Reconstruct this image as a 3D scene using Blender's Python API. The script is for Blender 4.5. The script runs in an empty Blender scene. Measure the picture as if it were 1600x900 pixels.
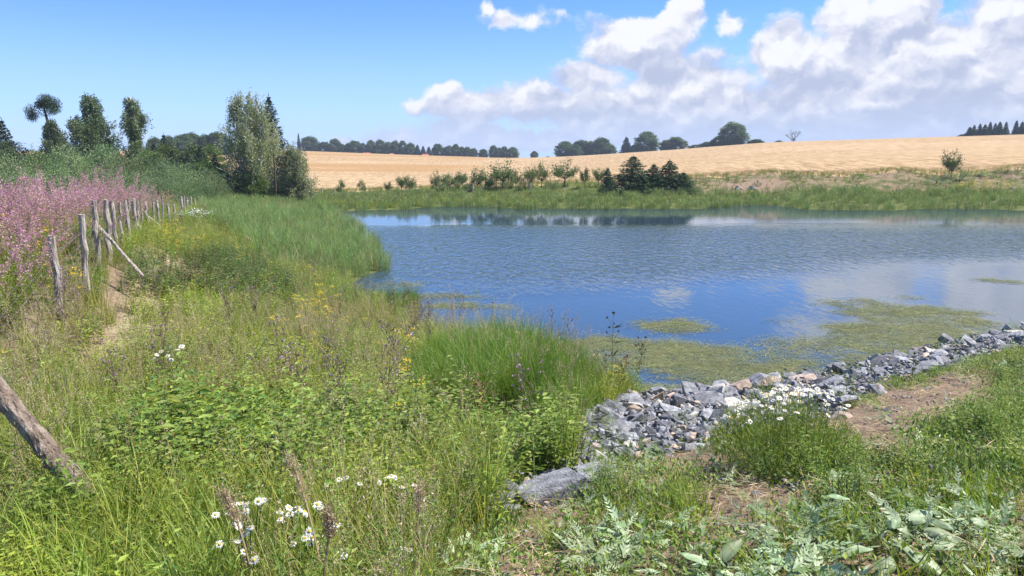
import bpy, bmesh, math, random
import numpy as np
from mathutils import Vector, Matrix, Euler
random.seed(7); rng = np.random.default_rng(11)
S = bpy.context.scene
ROOT = S.collection
R = math.radians
# ------------------------------------------------------------------ camera, sky, sun, exposure
F = 1150.0; EYE = 4.0; PITCH = math.atan(210/F)
cam = bpy.data.objects.new('camera', bpy.data.cameras.new('camera')); ROOT.objects.link(cam)
cam.location = (0, 0, EYE); cam.rotation_euler = (math.pi/2-PITCH, 0, 0)
cam.data.sensor_width = 36; cam.data.lens = 36*F/1600
cam.data.clip_start = 0.05; cam.data.clip_end = 9000
S.camera = cam
S.render.resolution_x = 1024; S.render.resolution_y = 576
S.view_settings.view_transform = 'Standard'; S.view_settings.look = 'None'
S.view_settings.gamma = 1; S.view_settings.use_curve_mapping = False
S.view_settings.exposure = 0.84
S.render.engine = 'CYCLES'
S.cycles.max_bounces = 5; S.cycles.diffuse_bounces = 2; S.cycles.glossy_bounces = 2
S.cycles.transmission_bounces = 3; S.cycles.transparent_max_bounces = 6
SUN_EL, SUN_AZ = 56.0, 82.0

def ray(px, py):
    dx = (px-800)/F; dy = -(py-450)/F
    cp, sp = math.cos(PITCH), math.sin(PITCH)
    return Vector((dx, cp+dy*sp, -sp+dy*cp))
def P(px, py, z):                      # point of the plane z seen at a pixel
    d = ray(px, py); t = (z-EYE)/d.z
    return Vector((d.x*t, d.y*t, z))
def PD(px, py, depth):                 # point at a given y distance seen at a pixel
    d = ray(px, py); t = depth/d.y
    return Vector((d.x*t, depth, EYE+d.z*t))
def proj(x, y, z):
    cp, sp = math.cos(PITCH), math.sin(PITCH)
    zz = z-EYE
    w = y*cp - zz*sp; h = y*sp + zz*cp
    w = np.maximum(w, 1e-3)
    return 800+F*x/w, 450-F*h/w

# ---------- node helper
def N(nt, typ, **kw):
    n = nt.nodes.new(typ)
    for k, v in kw.items():
        if k == 'ins':
            for kk, vv in v.items():
                if isinstance(vv, bpy.types.NodeSocket): nt.links.new(vv, n.inputs[kk])
                else: n.inputs[kk].default_value = vv
        else: setattr(n, k, v)
    return n
def M_(nt, op, a, b=None, c=None, clamp=False):
    n = nt.nodes.new('ShaderNodeMath'); n.operation = op; n.use_clamp = clamp
    for i, v in enumerate((a, b, c)):
        if v is None: continue
        if isinstance(v, bpy.types.NodeSocket): nt.links.new(v, n.inputs[i])
        else: n.inputs[i].default_value = v
    return n.outputs[0]
def MR(nt, v, a, b, c=0.0, d=1.0, smooth=True):
    n = nt.nodes.new('ShaderNodeMapRange'); n.interpolation_type = 'SMOOTHSTEP' if smooth else 'LINEAR'
    nt.links.new(v, n.inputs[0])
    for i, q in enumerate((a, b, c, d)): n.inputs[i+1].default_value = q
    return n.outputs[0]
def MX(nt, f, a, b, blend='MIX'):
    n = nt.nodes.new('ShaderNodeMix'); n.data_type = 'RGBA'; n.blend_type = blend
    for i, v in ((0, f), (6, a), (7, b)):
        if isinstance(v, bpy.types.NodeSocket): nt.links.new(v, n.inputs[i])
        else: n.inputs[i].default_value = (v if i == 0 else (tuple(v)+(1,))[:4])
    return n.outputs[2]
def NZ(nt, vec, scale, detail=4, rough=.5, dist=0.0):
    n = nt.nodes.new('ShaderNodeTexNoise')
    n.inputs['Scale'].default_value = scale; n.inputs['Detail'].default_value = detail
    n.inputs['Roughness'].default_value = rough; n.inputs['Distortion'].default_value = dist
    if vec is not None: nt.links.new(vec, n.inputs['Vector'])
    return n.outputs['Fac']
def RAMP(nt, v, stops):
    n = nt.nodes.new('ShaderNodeValToRGB'); nt.links.new(v, n.inputs[0])
    e = n.color_ramp.elements
    while len(e) < len(stops): e.new(0.5)
    for q, (p, c) in zip(e, stops): q.position = p; q.color = tuple(c)+(1,)
    return n.outputs[0]

# ---------- world
W = bpy.data.worlds.new('World'); S.world = W; W.use_nodes = True
nt = W.node_tree; nt.nodes.clear()
sky = N(nt, 'ShaderNodeTexSky', sky_type='NISHITA', sun_disc=False)
sky.sun_elevation = R(SUN_EL); sky.sun_rotation = R(SUN_AZ); sky.altitude = 500
sky.air_density = 1.0; sky.dust_density = 0.4; sky.ozone_density = 2.5
tc = N(nt, 'ShaderNodeTexCoord'); sep = N(nt, 'ShaderNodeSeparateXYZ'); nt.links.new(tc.outputs['Generated'], sep.inputs[0])
az = M_(nt, 'ARCTAN2', sep.outputs[0], sep.outputs[1])
el = M_(nt, 'ARCSINE', sep.outputs[2])
ang = N(nt, 'ShaderNodeCombineXYZ', ins={0: az, 1: el, 2: 0.0}).outputs[0]
# warp the outline of the clouds
wn = N(nt, 'ShaderNodeTexNoise', ins={'Vector': ang, 'Scale': 26.0, 'Detail': 5.0, 'Roughness': .6})
wv = N(nt, 'ShaderNodeVectorMath', operation='SUBTRACT', ins={0: wn.outputs['Color'], 1: (.5, .5, .5)}).outputs[0]
wv = N(nt, 'ShaderNodeVectorMath', operation='MULTIPLY', ins={0: wv, 1: (.045, .035, 0)}).outputs[0]
wang = N(nt, 'ShaderNodeVectorMath', operation='ADD', ins={0: ang, 1: wv}).outputs[0]
def ae(px, py):
    d = ray(px, py); return math.atan2(d.x, d.y), math.atan2(d.z, math.hypot(d.x, d.y))
# (px, py, half width, half height) of each puff
PUFFS = [(795, 32, 60, 22, .55), (760, 14, 22, 18, .5), (830, 30, 30, 20, .4), (985, 66, 105, 58), (1060, 28, 44, 36), (1142, 36, 26, 24, .5), (885, 26, 14, 10, .15), (700, 138, 46, 26, .6), (640, 164, 36, 18, .35), (745, 165, 90, 40), (720, 205, 130, 26, .5), (850, 165, 135, 52),
         (915, 122, 70, 34), (1080, 135, 130, 62), (1000, 195, 220, 52), (1225, 88, 66, 56), (1320, 26, 48, 48), (1330, 110, 120, 80), (1410, 36, 60, 58),
         (1490, 90, 100, 74), (1580, 40, 90, 80), (1270, 175, 240, 62), (1560, 180, 220, 80), (780, 220, 250, 26), (1760, 70, 160, 130), (1330, 225, 420, 34),
         (1400, -70, 120, 40), (1620, -80, 160, 60), (538, 217, 15, 8)]
def density(vec):
    dens = None
    for (px, py, hw, hh, *am) in PUFFS:
        a, e = ae(px, py)
        v = N(nt, 'ShaderNodeVectorMath', operation='SUBTRACT', ins={0: vec, 1: (a, e, 0)}).outputs[0]
        v = N(nt, 'ShaderNodeVectorMath', operation='MULTIPLY', ins={0: v, 1: (F/hw, F/hh, 0)}).outputs[0]
        d = M_(nt, 'SUBTRACT', 1.0, N(nt, 'ShaderNodeVectorMath', operation='LENGTH', ins={0: v}).outputs['Value'])
        if am: d = M_(nt, 'MULTIPLY', d, am[0])
        dens = d if dens is None else M_(nt, 'SMOOTH_MAX', dens, d, .18)
    return dens
dens = density(wang)
dens_up = density(N(nt, 'ShaderNodeVectorMath', operation='ADD', ins={0: wang, 1: (-.010, .022, 0)}).outputs[0])
def billow(vec):
    q = N(nt, 'ShaderNodeVectorMath', operation='MULTIPLY', ins={0: vec, 1: (1, 1.35, 1)}).outputs[0]
    vo = N(nt, 'ShaderNodeTexVoronoi', feature='SMOOTH_F1', ins={'Vector': q, 'Scale': 13.0, 'Detail': 4.0, 'Roughness': .5, 'Smoothness': .5})
    return M_(nt, 'SUBTRACT', 1.0, vo.outputs['Distance'])
b0 = billow(wang)
sh = N(nt, 'ShaderNodeVectorMath', operation='ADD', ins={0: wang, 1: (-.006, .011, 0)}).outputs[0]
b1 = billow(sh)
relief = M_(nt, 'SUBTRACT', b0, b1)
field = M_(nt, 'ADD', dens, M_(nt, 'MULTIPLY', M_(nt, 'SUBTRACT', b0, .50), .55))
fine = NZ(nt, wang, 120, 4, .65)
field = M_(nt, 'ADD', field, M_(nt, 'MULTIPLY', M_(nt, 'SUBTRACT', fine, .5), .22))
alpha = MR(nt, field, -.20, .12)
edge_l = M_(nt, 'SUBTRACT', dens, dens_up)
bright = M_(nt, 'ADD', M_(nt, 'MULTIPLY', relief, 1.7), M_(nt, 'ADD', M_(nt, 'MULTIPLY', edge_l, .45), .40))
big = NZ(nt, ang, 9, 2, .5)
bright = M_(nt, 'ADD', bright, M_(nt, 'MULTIPLY', M_(nt, 'SUBTRACT', big, .5), .45))
bright = M_(nt, 'ADD', bright, M_(nt, 'MULTIPLY', M_(nt, 'SUBTRACT', el, .07), 3.4))
bright = MR(nt, bright, -.04, 1.12)
ccol = RAMP(nt, bright, [(0, (.38, .42, .55)), (.35, (.48, .51, .62)), (.66, (.58, .595, .67)), (1, (.74, .74, .77))])
# low clouds melt into haze near the horizon
hz = MR(nt, el, .0, .075, 1.0, 0.0)
ccol = MX(nt, M_(nt, 'MULTIPLY', hz, .75), ccol, (.42, .52, .74))
skyc = MX(nt, 1.0, sky.outputs[0], (.049, .073, .120), 'MULTIPLY')
hz2 = MR(nt, el, -.01, .20, 1.0, 0.0)
skyc = MX(nt, M_(nt, 'MULTIPLY', hz2, .6), skyc, (.34, .47, .74))
CLOUD_GAIN = .76
cc = MX(nt, 1.0, ccol, (CLOUD_GAIN,)*3, 'MULTIPLY')
alpha = M_(nt, 'MULTIPLY', alpha, .96)
fin = MX(nt, alpha, skyc, cc)
bg = N(nt, 'ShaderNodeBackground', ins={'Color': fin, 'Strength': 1.0})
W.cycles.sampling_method = 'NONE'
wo = N(nt, 'ShaderNodeOutputWorld'); nt.links.new(bg.outputs[0], wo.inputs[0])
# ---------- sun
sl = bpy.data.lights.new('sun', 'SUN'); sl.energy = 5.0; sl.angle = R(.5); sl.color = (1, .95, .87)
so = bpy.data.objects.new('sun', sl); ROOT.objects.link(so); so.rotation_euler = (R(90-SUN_EL), 0, R(180-SUN_AZ)); so.location = (40, 10, 60)

# ------------------------------------------------------------------ helpers
def tag(o, label=None, cat=None, group=None, kind=None):
    if label: o['label'] = label
    if cat: o['category'] = cat
    if group: o['group'] = group
    if kind: o['kind'] = kind
    return o
class Geo:
    def __init__(s): s.v = []; s.f = []; s.n = 0; s.sh = []; s.mi = []
    def add(s, verts, faces, shade=.5, mat=0):
        verts = np.asarray(verts, float).reshape(-1, 3); faces = np.asarray(faces, int)
        s.v.append(verts); s.f.append(faces+s.n)
        sh = np.broadcast_to(np.asarray(shade, float), (len(verts),)) if np.ndim(shade) < 1 or len(np.atleast_1d(shade)) != len(verts) else np.asarray(shade)
        s.sh.append(np.array(sh)); s.mi.append(np.full(len(faces), mat)); s.n += len(verts)
    def mesh(s, name, mats, smooth=False):
        me = bpy.data.meshes.new(name)
        V = np.concatenate(s.v); me.vertices.add(len(V)); me.vertices.foreach_set('co', V.ravel())
        li = np.concatenate([f.ravel() for f in s.f]); ls = np.concatenate([np.full(len(f), f.shape[1]) for f in s.f])
        me.loops.add(len(li)); me.loops.foreach_set('vertex_index', li.astype(np.int32))
        me.polygons.add(len(ls)); st = np.concatenate([[0], np.cumsum(ls)[:-1]])
        me.polygons.foreach_set('loop_start', st.astype(np.int32)); me.polygons.foreach_set('loop_total', ls.astype(np.int32))
        me.polygons.foreach_set('material_index', np.concatenate(s.mi).astype(np.int32))
        me.polygons.foreach_set('use_smooth', np.full(len(ls), smooth))
        a = me.attributes.new('shade', 'FLOAT', 'POINT'); a.data.foreach_set('value', np.concatenate(s.sh))
        for m in mats: me.materials.append(m)
        me.update(calc_edges=True); me.validate(); return me
    def obj(s, name, mats, parent=None, link=True, smooth=False):
        if not isinstance(mats, (list, tuple)): mats = [mats]
        o = bpy.data.objects.new(name, s.mesh(name, mats, smooth))
        if link: ROOT.objects.link(o)
        if parent: o.parent = parent
        return o
    # many diamond leaves at once
    def leaves(s, c, a, L, Wd, shade=None, mat=0, fold=.0, up=None):
        c = np.asarray(c, float); n = len(c)
        if n == 0: return
        a = a/np.maximum(np.linalg.norm(a, axis=1, keepdims=True), 1e-6)
        r = rng.normal(size=(n, 3)) if up is None else up+rng.normal(size=(n, 3))*.35
        side = np.cross(a, r); side /= np.maximum(np.linalg.norm(side, axis=1, keepdims=True), 1e-6)
        nn = np.cross(side, a)
        L = np.broadcast_to(L, (n,))[:, None]; Wd = np.broadcast_to(Wd, (n,))[:, None]
        m = c+a*L*.42
        v = np.stack([c, m+side*Wd/2+nn*Wd*fold, c+a*L-nn*L*fold*.6, m-side*Wd/2+nn*Wd*fold], 1).reshape(-1, 3)
        f = np.arange(n*4).reshape(n, 4)
        if shade is None: shade = rng.random(n)
        s.add(v, f, np.repeat(np.broadcast_to(shade, (n,)), 4), mat)
    # many curved blades at once
    def blades(s, base, h, w, az, lean, curve, K=4, shade=None, mat=0, wprof=None):
        n = len(base); base = np.asarray(base, float)
        h, w, az, lean, curve = [np.broadcast_to(q, (n,)).astype(float) for q in (h, w, az, lean, curve)]
        ts = np.linspace(0, 1, K+1)
        hor = np.zeros(n); ver = np.zeros(n); pts = []
        ang = lean.copy()
        prev = 0
        for i, t in enumerate(ts):
            if i:
                dl = h*(t-prev); ang = lean+curve*t*t
                hor = hor+np.sin(ang)*dl; ver = ver+np.cos(ang)*dl
            prev = t
            pts.append(np.stack([base[:, 0]+np.cos(az)*hor, base[:, 1]+np.sin(az)*hor, base[:, 2]+ver], 1))
        tw = az+math.pi/2+rng.normal(size=n)*.5
        sd = np.stack([np.cos(tw), np.sin(tw), np.zeros(n)], 1)
        vs = []
        for i, t in enumerate(ts[:-1]):
            ww = w*((1-t)**.6 if wprof is None else wprof(t))
            vs += [pts[i]-sd*ww[:, None]/2, pts[i]+sd*ww[:, None]/2]
        vs.append(pts[-1])
        m = len(vs); v = np.stack(vs, 1).reshape(-1, 3)
        o = (np.arange(n)*m)[:, None]
        if shade is None: shade = rng.random(n)
        shv = np.repeat(shade, m)
        q = [o+np.array([2*i, 2*i+1, 2*i+3, 2*i+2]) for i in range(K-1)]
        b0_ = s.n
        s.add(v, np.concatenate(q), shv, mat)
        tri = o+np.array([2*K-2, 2*K-1, 2*K])
        s.f.append(tri+b0_); s.mi.append(np.full(n, mat))
        return pts
    def tube(s, pts, rad, sides=6, shade=.5, mat=0, cap=True):
        pts = [Vector(p) for p in pts]; vs = []; k = len(pts)
        up = Vector((0.13, .2, 1))
        for i, p in enumerate(pts):
            d = (pts[min(i+1, k-1)]-pts[max(i-1, 0)])
            d = d.normalized() if d.length > 1e-9 else Vector((0, 0, 1))
            u = d.cross(Vector((1, 0.1, 0)) if abs(d.z) > .7 else up).normalized(); w = d.cross(u)
            r = rad[i] if hasattr(rad, '__len__') else rad
            for j in range(sides):
                a = 2*math.pi*j/sides
                vs.append(p+(u*math.cos(a)+w*math.sin(a))*r)
        fs = [[i*sides+j, i*sides+(j+1) % sides, (i+1)*sides+(j+1) % sides, (i+1)*sides+j] for i in range(k-1) for j in range(sides)]
        b0_ = s.n
        s.add([tuple(v) for v in vs], fs, shade, mat)
        if cap:
            s.v.append(np.array([tuple(pts[0]), tuple(pts[-1])])); s.sh.append(np.full(2, shade if np.ndim(shade) == 0 else .5))
            c0, c1 = s.n, s.n+1; s.n += 2
            t = [[c0, b0_+(j+1) % sides, b0_+j] for j in range(sides)]+[[c1, b0_+(k-1)*sides+j, b0_+(k-1)*sides+(j+1) % sides] for j in range(sides)]
            s.f.append(np.array(t)); s.mi.append(np.full(len(t), mat))

def bezier(p0, p1, p2, n=8):
    p0, p1, p2 = Vector(p0), Vector(p1), Vector(p2)
    return [p0*(1-t)**2+p1*2*t*(1-t)+p2*t*t for t in [i/n for i in range(n+1)]]
def empty(name, loc=(0, 0, 0), rz=0.0):
    o = bpy.data.objects.new(name, None); o.location = loc; o.rotation_euler = (0, 0, rz); o.empty_display_size = .2
    ROOT.objects.link(o); return o
def copy_tree(o, parent=None):
    kids = [c for c in o.children]
    c = o.copy(); ROOT.objects.link(c); c.parent = parent
    for ch in kids: copy_tree(ch, c)
    return c
ORD = ['first', 'second', 'third', 'fourth', 'fifth', 'sixth', 'seventh', 'eighth', 'ninth', 'tenth', 'eleventh', 'twelfth', 'thirteenth',
       'fourteenth', 'fifteenth', 'sixteenth', 'seventeenth', 'eighteenth', 'nineteenth', 'twentieth', 'twenty-first', 'twenty-second',
       'twenty-third', 'twenty-fourth', 'twenty-fifth', 'twenty-sixth', 'twenty-seventh', 'twenty-eighth', 'twenty-ninth', 'thirtieth']

# ---------- materials
def leafmat(name, ca, cb, tr=.32, var=.25, rough=.5, hue=.0, spec=.35):
    m = bpy.data.materials.new(name); m.use_nodes = True; t = m.node_tree; t.nodes.clear()
    at = N(t, 'ShaderNodeAttribute', attribute_name='shade').outputs['Fac']
    oi = N(t, 'ShaderNodeObjectInfo').outputs['Random']
    c = MX(t, at, ca, cb)
    hs = N(t, 'ShaderNodeHueSaturation', ins={'Color': c, 'Hue': MR(t, oi, 0, 1, .5-.02-hue, .5+.02, False), 'Saturation': 1.0,
           'Value': MR(t, M_(t, 'FRACT', M_(t, 'MULTIPLY', oi, 7.31)), 0, 1, 1-var, 1+var, False)})
    pb = N(t, 'ShaderNodeBsdfPrincipled', ins={'Base Color': hs.outputs[0], 'Roughness': rough, 'Specular IOR Level': spec})
    tl = N(t, 'ShaderNodeBsdfTranslucent', ins={'Color': MX(t, 1.0, hs.outputs[0], (1.25, 1.25, .75), 'MULTIPLY')})
    mx = N(t, 'ShaderNodeMixShader', ins={0: tr, 1: pb.outputs[0], 2: tl.outputs[0]})
    o = N(t, 'ShaderNodeOutputMaterial'); t.links.new(mx.outputs[0], o.inputs[0]); return m
def solid(name, cols, scale=8, rough=.85, bump=.3, stretch=(1, 1, 1), detail=6, bscale=None, spec=.3, shadeattr=None, objrand=0.0):
    m = bpy.data.materials.new(name); m.use_nodes = True; t = m.node_tree
    pb = t.nodes['Principled BSDF']; co = N(t, 'ShaderNodeTexCoord').outputs['Object']
    mp = N(t, 'ShaderNodeMapping', ins={'Vector': co, 'Scale': stretch}).outputs[0]
    n = NZ(t, mp, scale, detail, .65)
    c = RAMP(t, n, [(.32+.36*i/(len(cols)-1), q) for i, q in enumerate(cols)])
    if objrand:
        oi = N(t, 'ShaderNodeObjectInfo').outputs['Random']
        c = N(t, 'ShaderNodeHueSaturation', ins={'Color': c, 'Value': MR(t, oi, 0, 1, 1-objrand, 1+objrand, False)}).outputs[0]
    t.links.new(c, pb.inputs['Base Color']); pb.inputs['Roughness'].default_value = rough; pb.inputs['Specular IOR Level'].default_value = spec
    bn = N(t, 'ShaderNodeBump', ins={'Height': NZ(t, mp, bscale or scale*2.5, 5, .6), 'Strength': bump, 'Distance': .05})
    t.links.new(bn.outputs[0], pb.inputs['Normal']); return m
MAT = dict(
    grass=leafmat('grass_blades', (.11, .19, .018), (.30, .38, .045), .35),
    grassy=leafmat('yellow_green_blades', (.20, .24, .035), (.42, .41, .09), .35),
    sedge=leafmat('sedge_blades', (.055, .145, .012), (.22, .32, .03), .35),
    reed=leafmat('reed_blades', (.12, .21, .06), (.30, .40, .14), .4),
    reedfar=leafmat('far_reed_blades', (.12, .185, .055), (.25, .31, .10), .35),
    dry=leafmat('dry_stems', (.34, .25, .13), (.52, .41, .23), .2),
    panicle=leafmat('grass_panicles', (.34, .25, .15), (.56, .45, .30), .35),
    herb=leafmat('herb_leaves', (.09, .17, .025), (.30, .39, .07), .38),
    herbdark=leafmat('dark_herb_leaves', (.055, .11, .025), (.15, .23, .05), .3),
    herblime=leafmat('lime_herb_leaves', (.20, .28, .03), (.38, .44, .06), .35),
    mug=leafmat('pale_cut_leaves', (.13, .21, .06), (.42, .50, .30), .25),
    bigleaf=leafmat('pale_big_leaves', (.15, .24, .08), (.46, .54, .34), .3),
    stem=leafmat('green_stems', (.09, .13, .03), (.17, .2, .06), .1),
    redstem=leafmat('reddish_stems', (.25, .10, .05), (.36, .17, .09), .1),
    pink=leafmat('pink_flowers', (.42, .13, .33), (.61, .30, .47), .3),
    fluff=leafmat('pinkish_seed_fluff', (.40, .27, .22), (.57, .42, .34), .35),
    yellow=leafmat('yellow_flowers', (.62, .42, .02), (.75, .58, .04), .2),
    petal=leafmat('white_petals', (.78, .78, .75), (.85, .85, .83), .25),
    disc=leafmat('flower_discs', (.65, .42, .02), (.75, .52, .03), .0),
    purple=leafmat('purple_thistle_heads', (.24, .17, .20), (.40, .29, .34), .1),
    brown=leafmat('brown_seed_heads', (.09, .06, .04), (.18, .12, .08), .1),
    birch=leafmat('birch_leaves', (.06, .10, .035), (.15, .20, .08), .3, spec=.5),
    birchpale=leafmat('pale_birch_leaves', (.17, .21, .09), (.42, .44, .24), .4, spec=.6),
    broad=leafmat('broad_leaves', (.06, .105, .05), (.13, .19, .08), .35, var=.18),
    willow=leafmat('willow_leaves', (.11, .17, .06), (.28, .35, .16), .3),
    willowdark=leafmat('dark_willow_leaves', (.07, .12, .04), (.18, .24, .09), .3),  # darker leaf hue for variety among the willow shrubs
    apple=leafmat('apple_leaves', (.05, .10, .025), (.14, .21, .06), .3),
    needle=leafmat('spruce_needles', (.022, .046, .025), (.055, .095, .045), .15),
    needlelight=leafmat('young_spruce_needles', (.025, .06, .025), (.07, .125, .05), .1),
    wheat=leafmat('wheat_ears', (.38, .27, .15), (.60, .46, .29), .2, var=.12),
    bark=solid('grey_bark', [(.07, .055, .045), (.20, .17, .14)], 10, bump=.6, stretch=(1, 1, .25)),
    birchbark=solid('birch_bark', [(.12, .1, .09), (.55, .52, .48), (.62, .6, .56)], 6, bump=.3),
    pinebark=solid('pine_bark', [(.09, .05, .035), (.20, .12, .08)], 8, bump=.6),
    post=solid('weathered_post_wood', [(.16, .125, .09), (.42, .36, .29), (.62, .56, .47)], 9, bump=.9, stretch=(3, 3, .35), bscale=16),
    log=solid('cracked_log_bark', [(.08, .055, .04), (.24, .18, .13), (.42, .35, .28)], 14, bump=1.0, stretch=(1, 1, .35), bscale=30),
    wire=solid('galvanised_wire', [(.14, .13, .12), (.24, .23, .22)], 20, rough=.5, bump=0),
    rockgrey=solid('grey_granite', [(.12, .122, .125), (.25, .252, .258), (.42, .42, .425)], 7, bump=.5, bscale=38, objrand=.3, detail=9),
    rockdark=solid('dark_granite', [(.07, .07, .073), (.14, .14, .147), (.24, .24, .25)], 9, bump=.5, bscale=38, objrand=.3, detail=9),
    rockpale=solid('pale_stone', [(.42, .38, .31), (.56, .52, .45), (.68, .65, .58)], 6, bump=.4, bscale=24, objrand=.15),
    rocktan=solid('rusty_tan_stone', [(.28, .19, .13), (.42, .32, .24), (.52, .44, .35)], 7, bump=.4, bscale=24, objrand=.2),
    white=solid('white_plaster', [(.6, .6, .58), (.75, .75, .72)], 1, bump=0), roof=solid('red_roof_tiles', [(.3, .09, .06), (.42, .15, .1)], 2, bump=0),
)
# ------------------------------------------------------------------ terrain height from control points (angle, log distance)
CT = []   # (x,y,z)
def cz(*L):
    for (px, py, z) in L: p = P(px, py, z); CT.append((p.x, p.y, z))
def cd(*L):
    for (px, py, d) in L: p = PD(px, py, d); CT.append((p.x, p.y, p.z))
for a in range(-180, 180, 30):
    for r_ in (.3, 1.4): CT.append((math.sin(R(a))*r_, math.cos(R(a))*r_, 2.42))
for a in (-170, -140, -110, 110, 140, 170):
    for r_ in (4, 15, 80, 400, 1250): CT.append((math.sin(R(a))*r_, math.cos(R(a))*r_, 2.3+.2*math.sin(a)))
for a, zz in ((-75, 2.0), (75, 2.2), (60, 2.1)):
    for r_ in (4, 7): CT.append((math.sin(R(a))*r_, math.cos(R(a))*r_, zz))
cz((-150, 900, 1.95), (0, 900, 1.95), (400, 900, 2.0), (800, 900, 2.25), (1200, 900, 2.4), (1600, 900, 2.45), (1800, 900, 2.45),
   (0, 760, 1.75), (300, 760, 1.6), (560, 760, 1.6), (760, 800, 1.75), (900, 785, 1.85), (1060, 715, 1.75), (1200, 705, 1.85), (1400, 690, 2.0),
   (1600, 640, 1.9), (1600, 740, 2.25), (1800, 640, 1.9), (960, 725, 1.6), (1140, 690, 1.55), (1280, 650, 1.35), (1420, 595, 1.1), (1600, 545, 1.0), (1800, 520, .9))
SHORE = [(470, 323), (530, 338), (565, 362), (590, 395), (604, 422), (570, 430), (552, 445), (556, 462), (600, 478), (660, 505), (740, 530), (860, 556), (920, 585), (990, 614),
         (1100, 612), (1200, 598), (1300, 581), (1400, 562), (1480, 542), (1600, 519), (1750, 494), (1950, 466)]
FARSH = [(560, 329), (640, 327), (800, 326), (950, 326), (1100, 327), (1250, 327), (1400, 329), (1600, 331), (1800, 334), (2100, 338)]
cz(*[(x, y, 0) for x, y in SHORE+FARSH])
cz((1000, 565, -.5), (1300, 540, -.5), (1150, 560, -.5), (1500, 505, -.6), (720, 480, -.35), (640, 440, -.3), (800, 500, -.6), (620, 380, -.35), (800, 420, -1.1),
   (1200, 420, -1.3), (1600, 410, -1.1), (1900, 400, -1), (700, 350, -.8), (1200, 345, -.8), (1600, 350, -.8), (1900, 355, -.6))
cz((450, 350, .12), (520, 390, .12), (350, 330, .5), (420, 430, .45), (500, 440, .25), (480, 500, .65), (560, 520, .45), (640, 560, .6), (750, 585, .65), (850, 625, .75), (900, 675, 1.0), (700, 650, 1.1),
   (500, 620, 1.2), (300, 600, 1.4), (350, 480, 1.0), (250, 470, 1.45), (230, 520, 1.5), (330, 400, .9), (0, 480, 1.95), (0, 400, 1.85), (0, 350, 1.45), (100, 380, 1.75), (100, 340, 1.35), (0, 310, .9), (150, 315, 1.0), (-200, 400, 1.9), (-200, 340, 1.4), (-200, 310, .9),
   (340, 308, .6), (-100, 300, 1.0))
cd((100, 525, 9.9), (140, 480, 10.9), (156, 415, 13.0), (172, 412, 14), (203, 378, 17), (232, 355, 22), (262, 335, 31), (300, 320, 45))
cd((150, 290, 80), (300, 290, 80), (0, 290, 80), (-200, 280, 80))
cz((560, 319, .12), (800, 317, .12), (1100, 317, .12), (1600, 319, .15), (2000, 322, .15), (400, 312, .35))
cd((480, 300, 70), (600, 297, 70), (700, 293, 70), (800, 289, 70), (900, 285, 70), (1000, 280, 70), (1100, 277, 70), (1200, 271, 70), (1400, 267, 70), (1600, 262, 70), (1900, 258, 70))
cd((900, 301, 64), (1000, 301, 64), (1100, 302, 64), (1200, 302, 64), (1400, 303, 64), (1600, 304, 64), (1900, 304, 64), (700, 302, 64))
cd((100, 262, 180), (300, 255, 180), (480, 262, 160), (640, 264, 160), (840, 266, 160), (1000, 256, 130), (1200, 243, 130), (1400, 236, 130), (1600, 231, 130), (1900, 226, 130))
cd((-200, 236, 350), (100, 236, 350), (300, 234, 350), (480, 236, 350), (640, 242, 350), (740, 245, 350), (840, 248.5, 350), (900, 244, 330), (960, 240, 300), (1050, 234, 280), (1200, 222.5, 250), (1400, 216, 230), (1600, 210, 220), (1900, 204, 220))
for (px, py, d) in [(-200, 238, 460), (100, 238, 460), (300, 237, 460), (480, 238, 460), (640, 243.5, 460), (740, 246.5, 460), (840, 249.5, 460), (900, 246, 430), (1050, 236, 370), (1200, 226, 330), (1400, 220, 300), (1600, 214, 290), (1900, 210, 290)]:
    cd((px, py, d))
    p = PD(px, py, d); q = p*(2.6); CT.append((q.x, q.y, p.z-12))
CT = np.array(CT); AZS = 2.2
def key(x, y):
    r = np.hypot(x, y); a = np.arctan2(x, y)
    return np.stack([a*AZS, np.log(np.maximum(r, .3))], -1)
CK = key(CT[:, 0], CT[:, 1])
def kern(d): return d
A = kern(np.linalg.norm(CK[:, None]-CK[None], axis=2)); nC = len(CK)
Pm = np.concatenate([np.ones((nC, 1)), CK], 1)
A2 = np.block([[A+np.eye(nC)*1e-4, Pm], [Pm.T, np.zeros((3, 3))]])
sol = np.linalg.lstsq(A2, np.concatenate([CT[:, 2], np.zeros(3)]), rcond=None)[0]
def H(x, y):
    x = np.atleast_1d(np.asarray(x, float)); y = np.atleast_1d(np.asarray(y, float)); out = np.empty(x.shape)
    for i in range(0, len(x), 20000):
        k = key(x[i:i+20000], y[i:i+20000])
        d = np.linalg.norm(k[:, None]-CK[None], axis=2)
        out[i:i+20000] = kern(d)@sol[:nC]+sol[nC]+k@sol[nC+1:]
    return out
def H1(x, y): return float(H([x], [y])[0])
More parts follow.
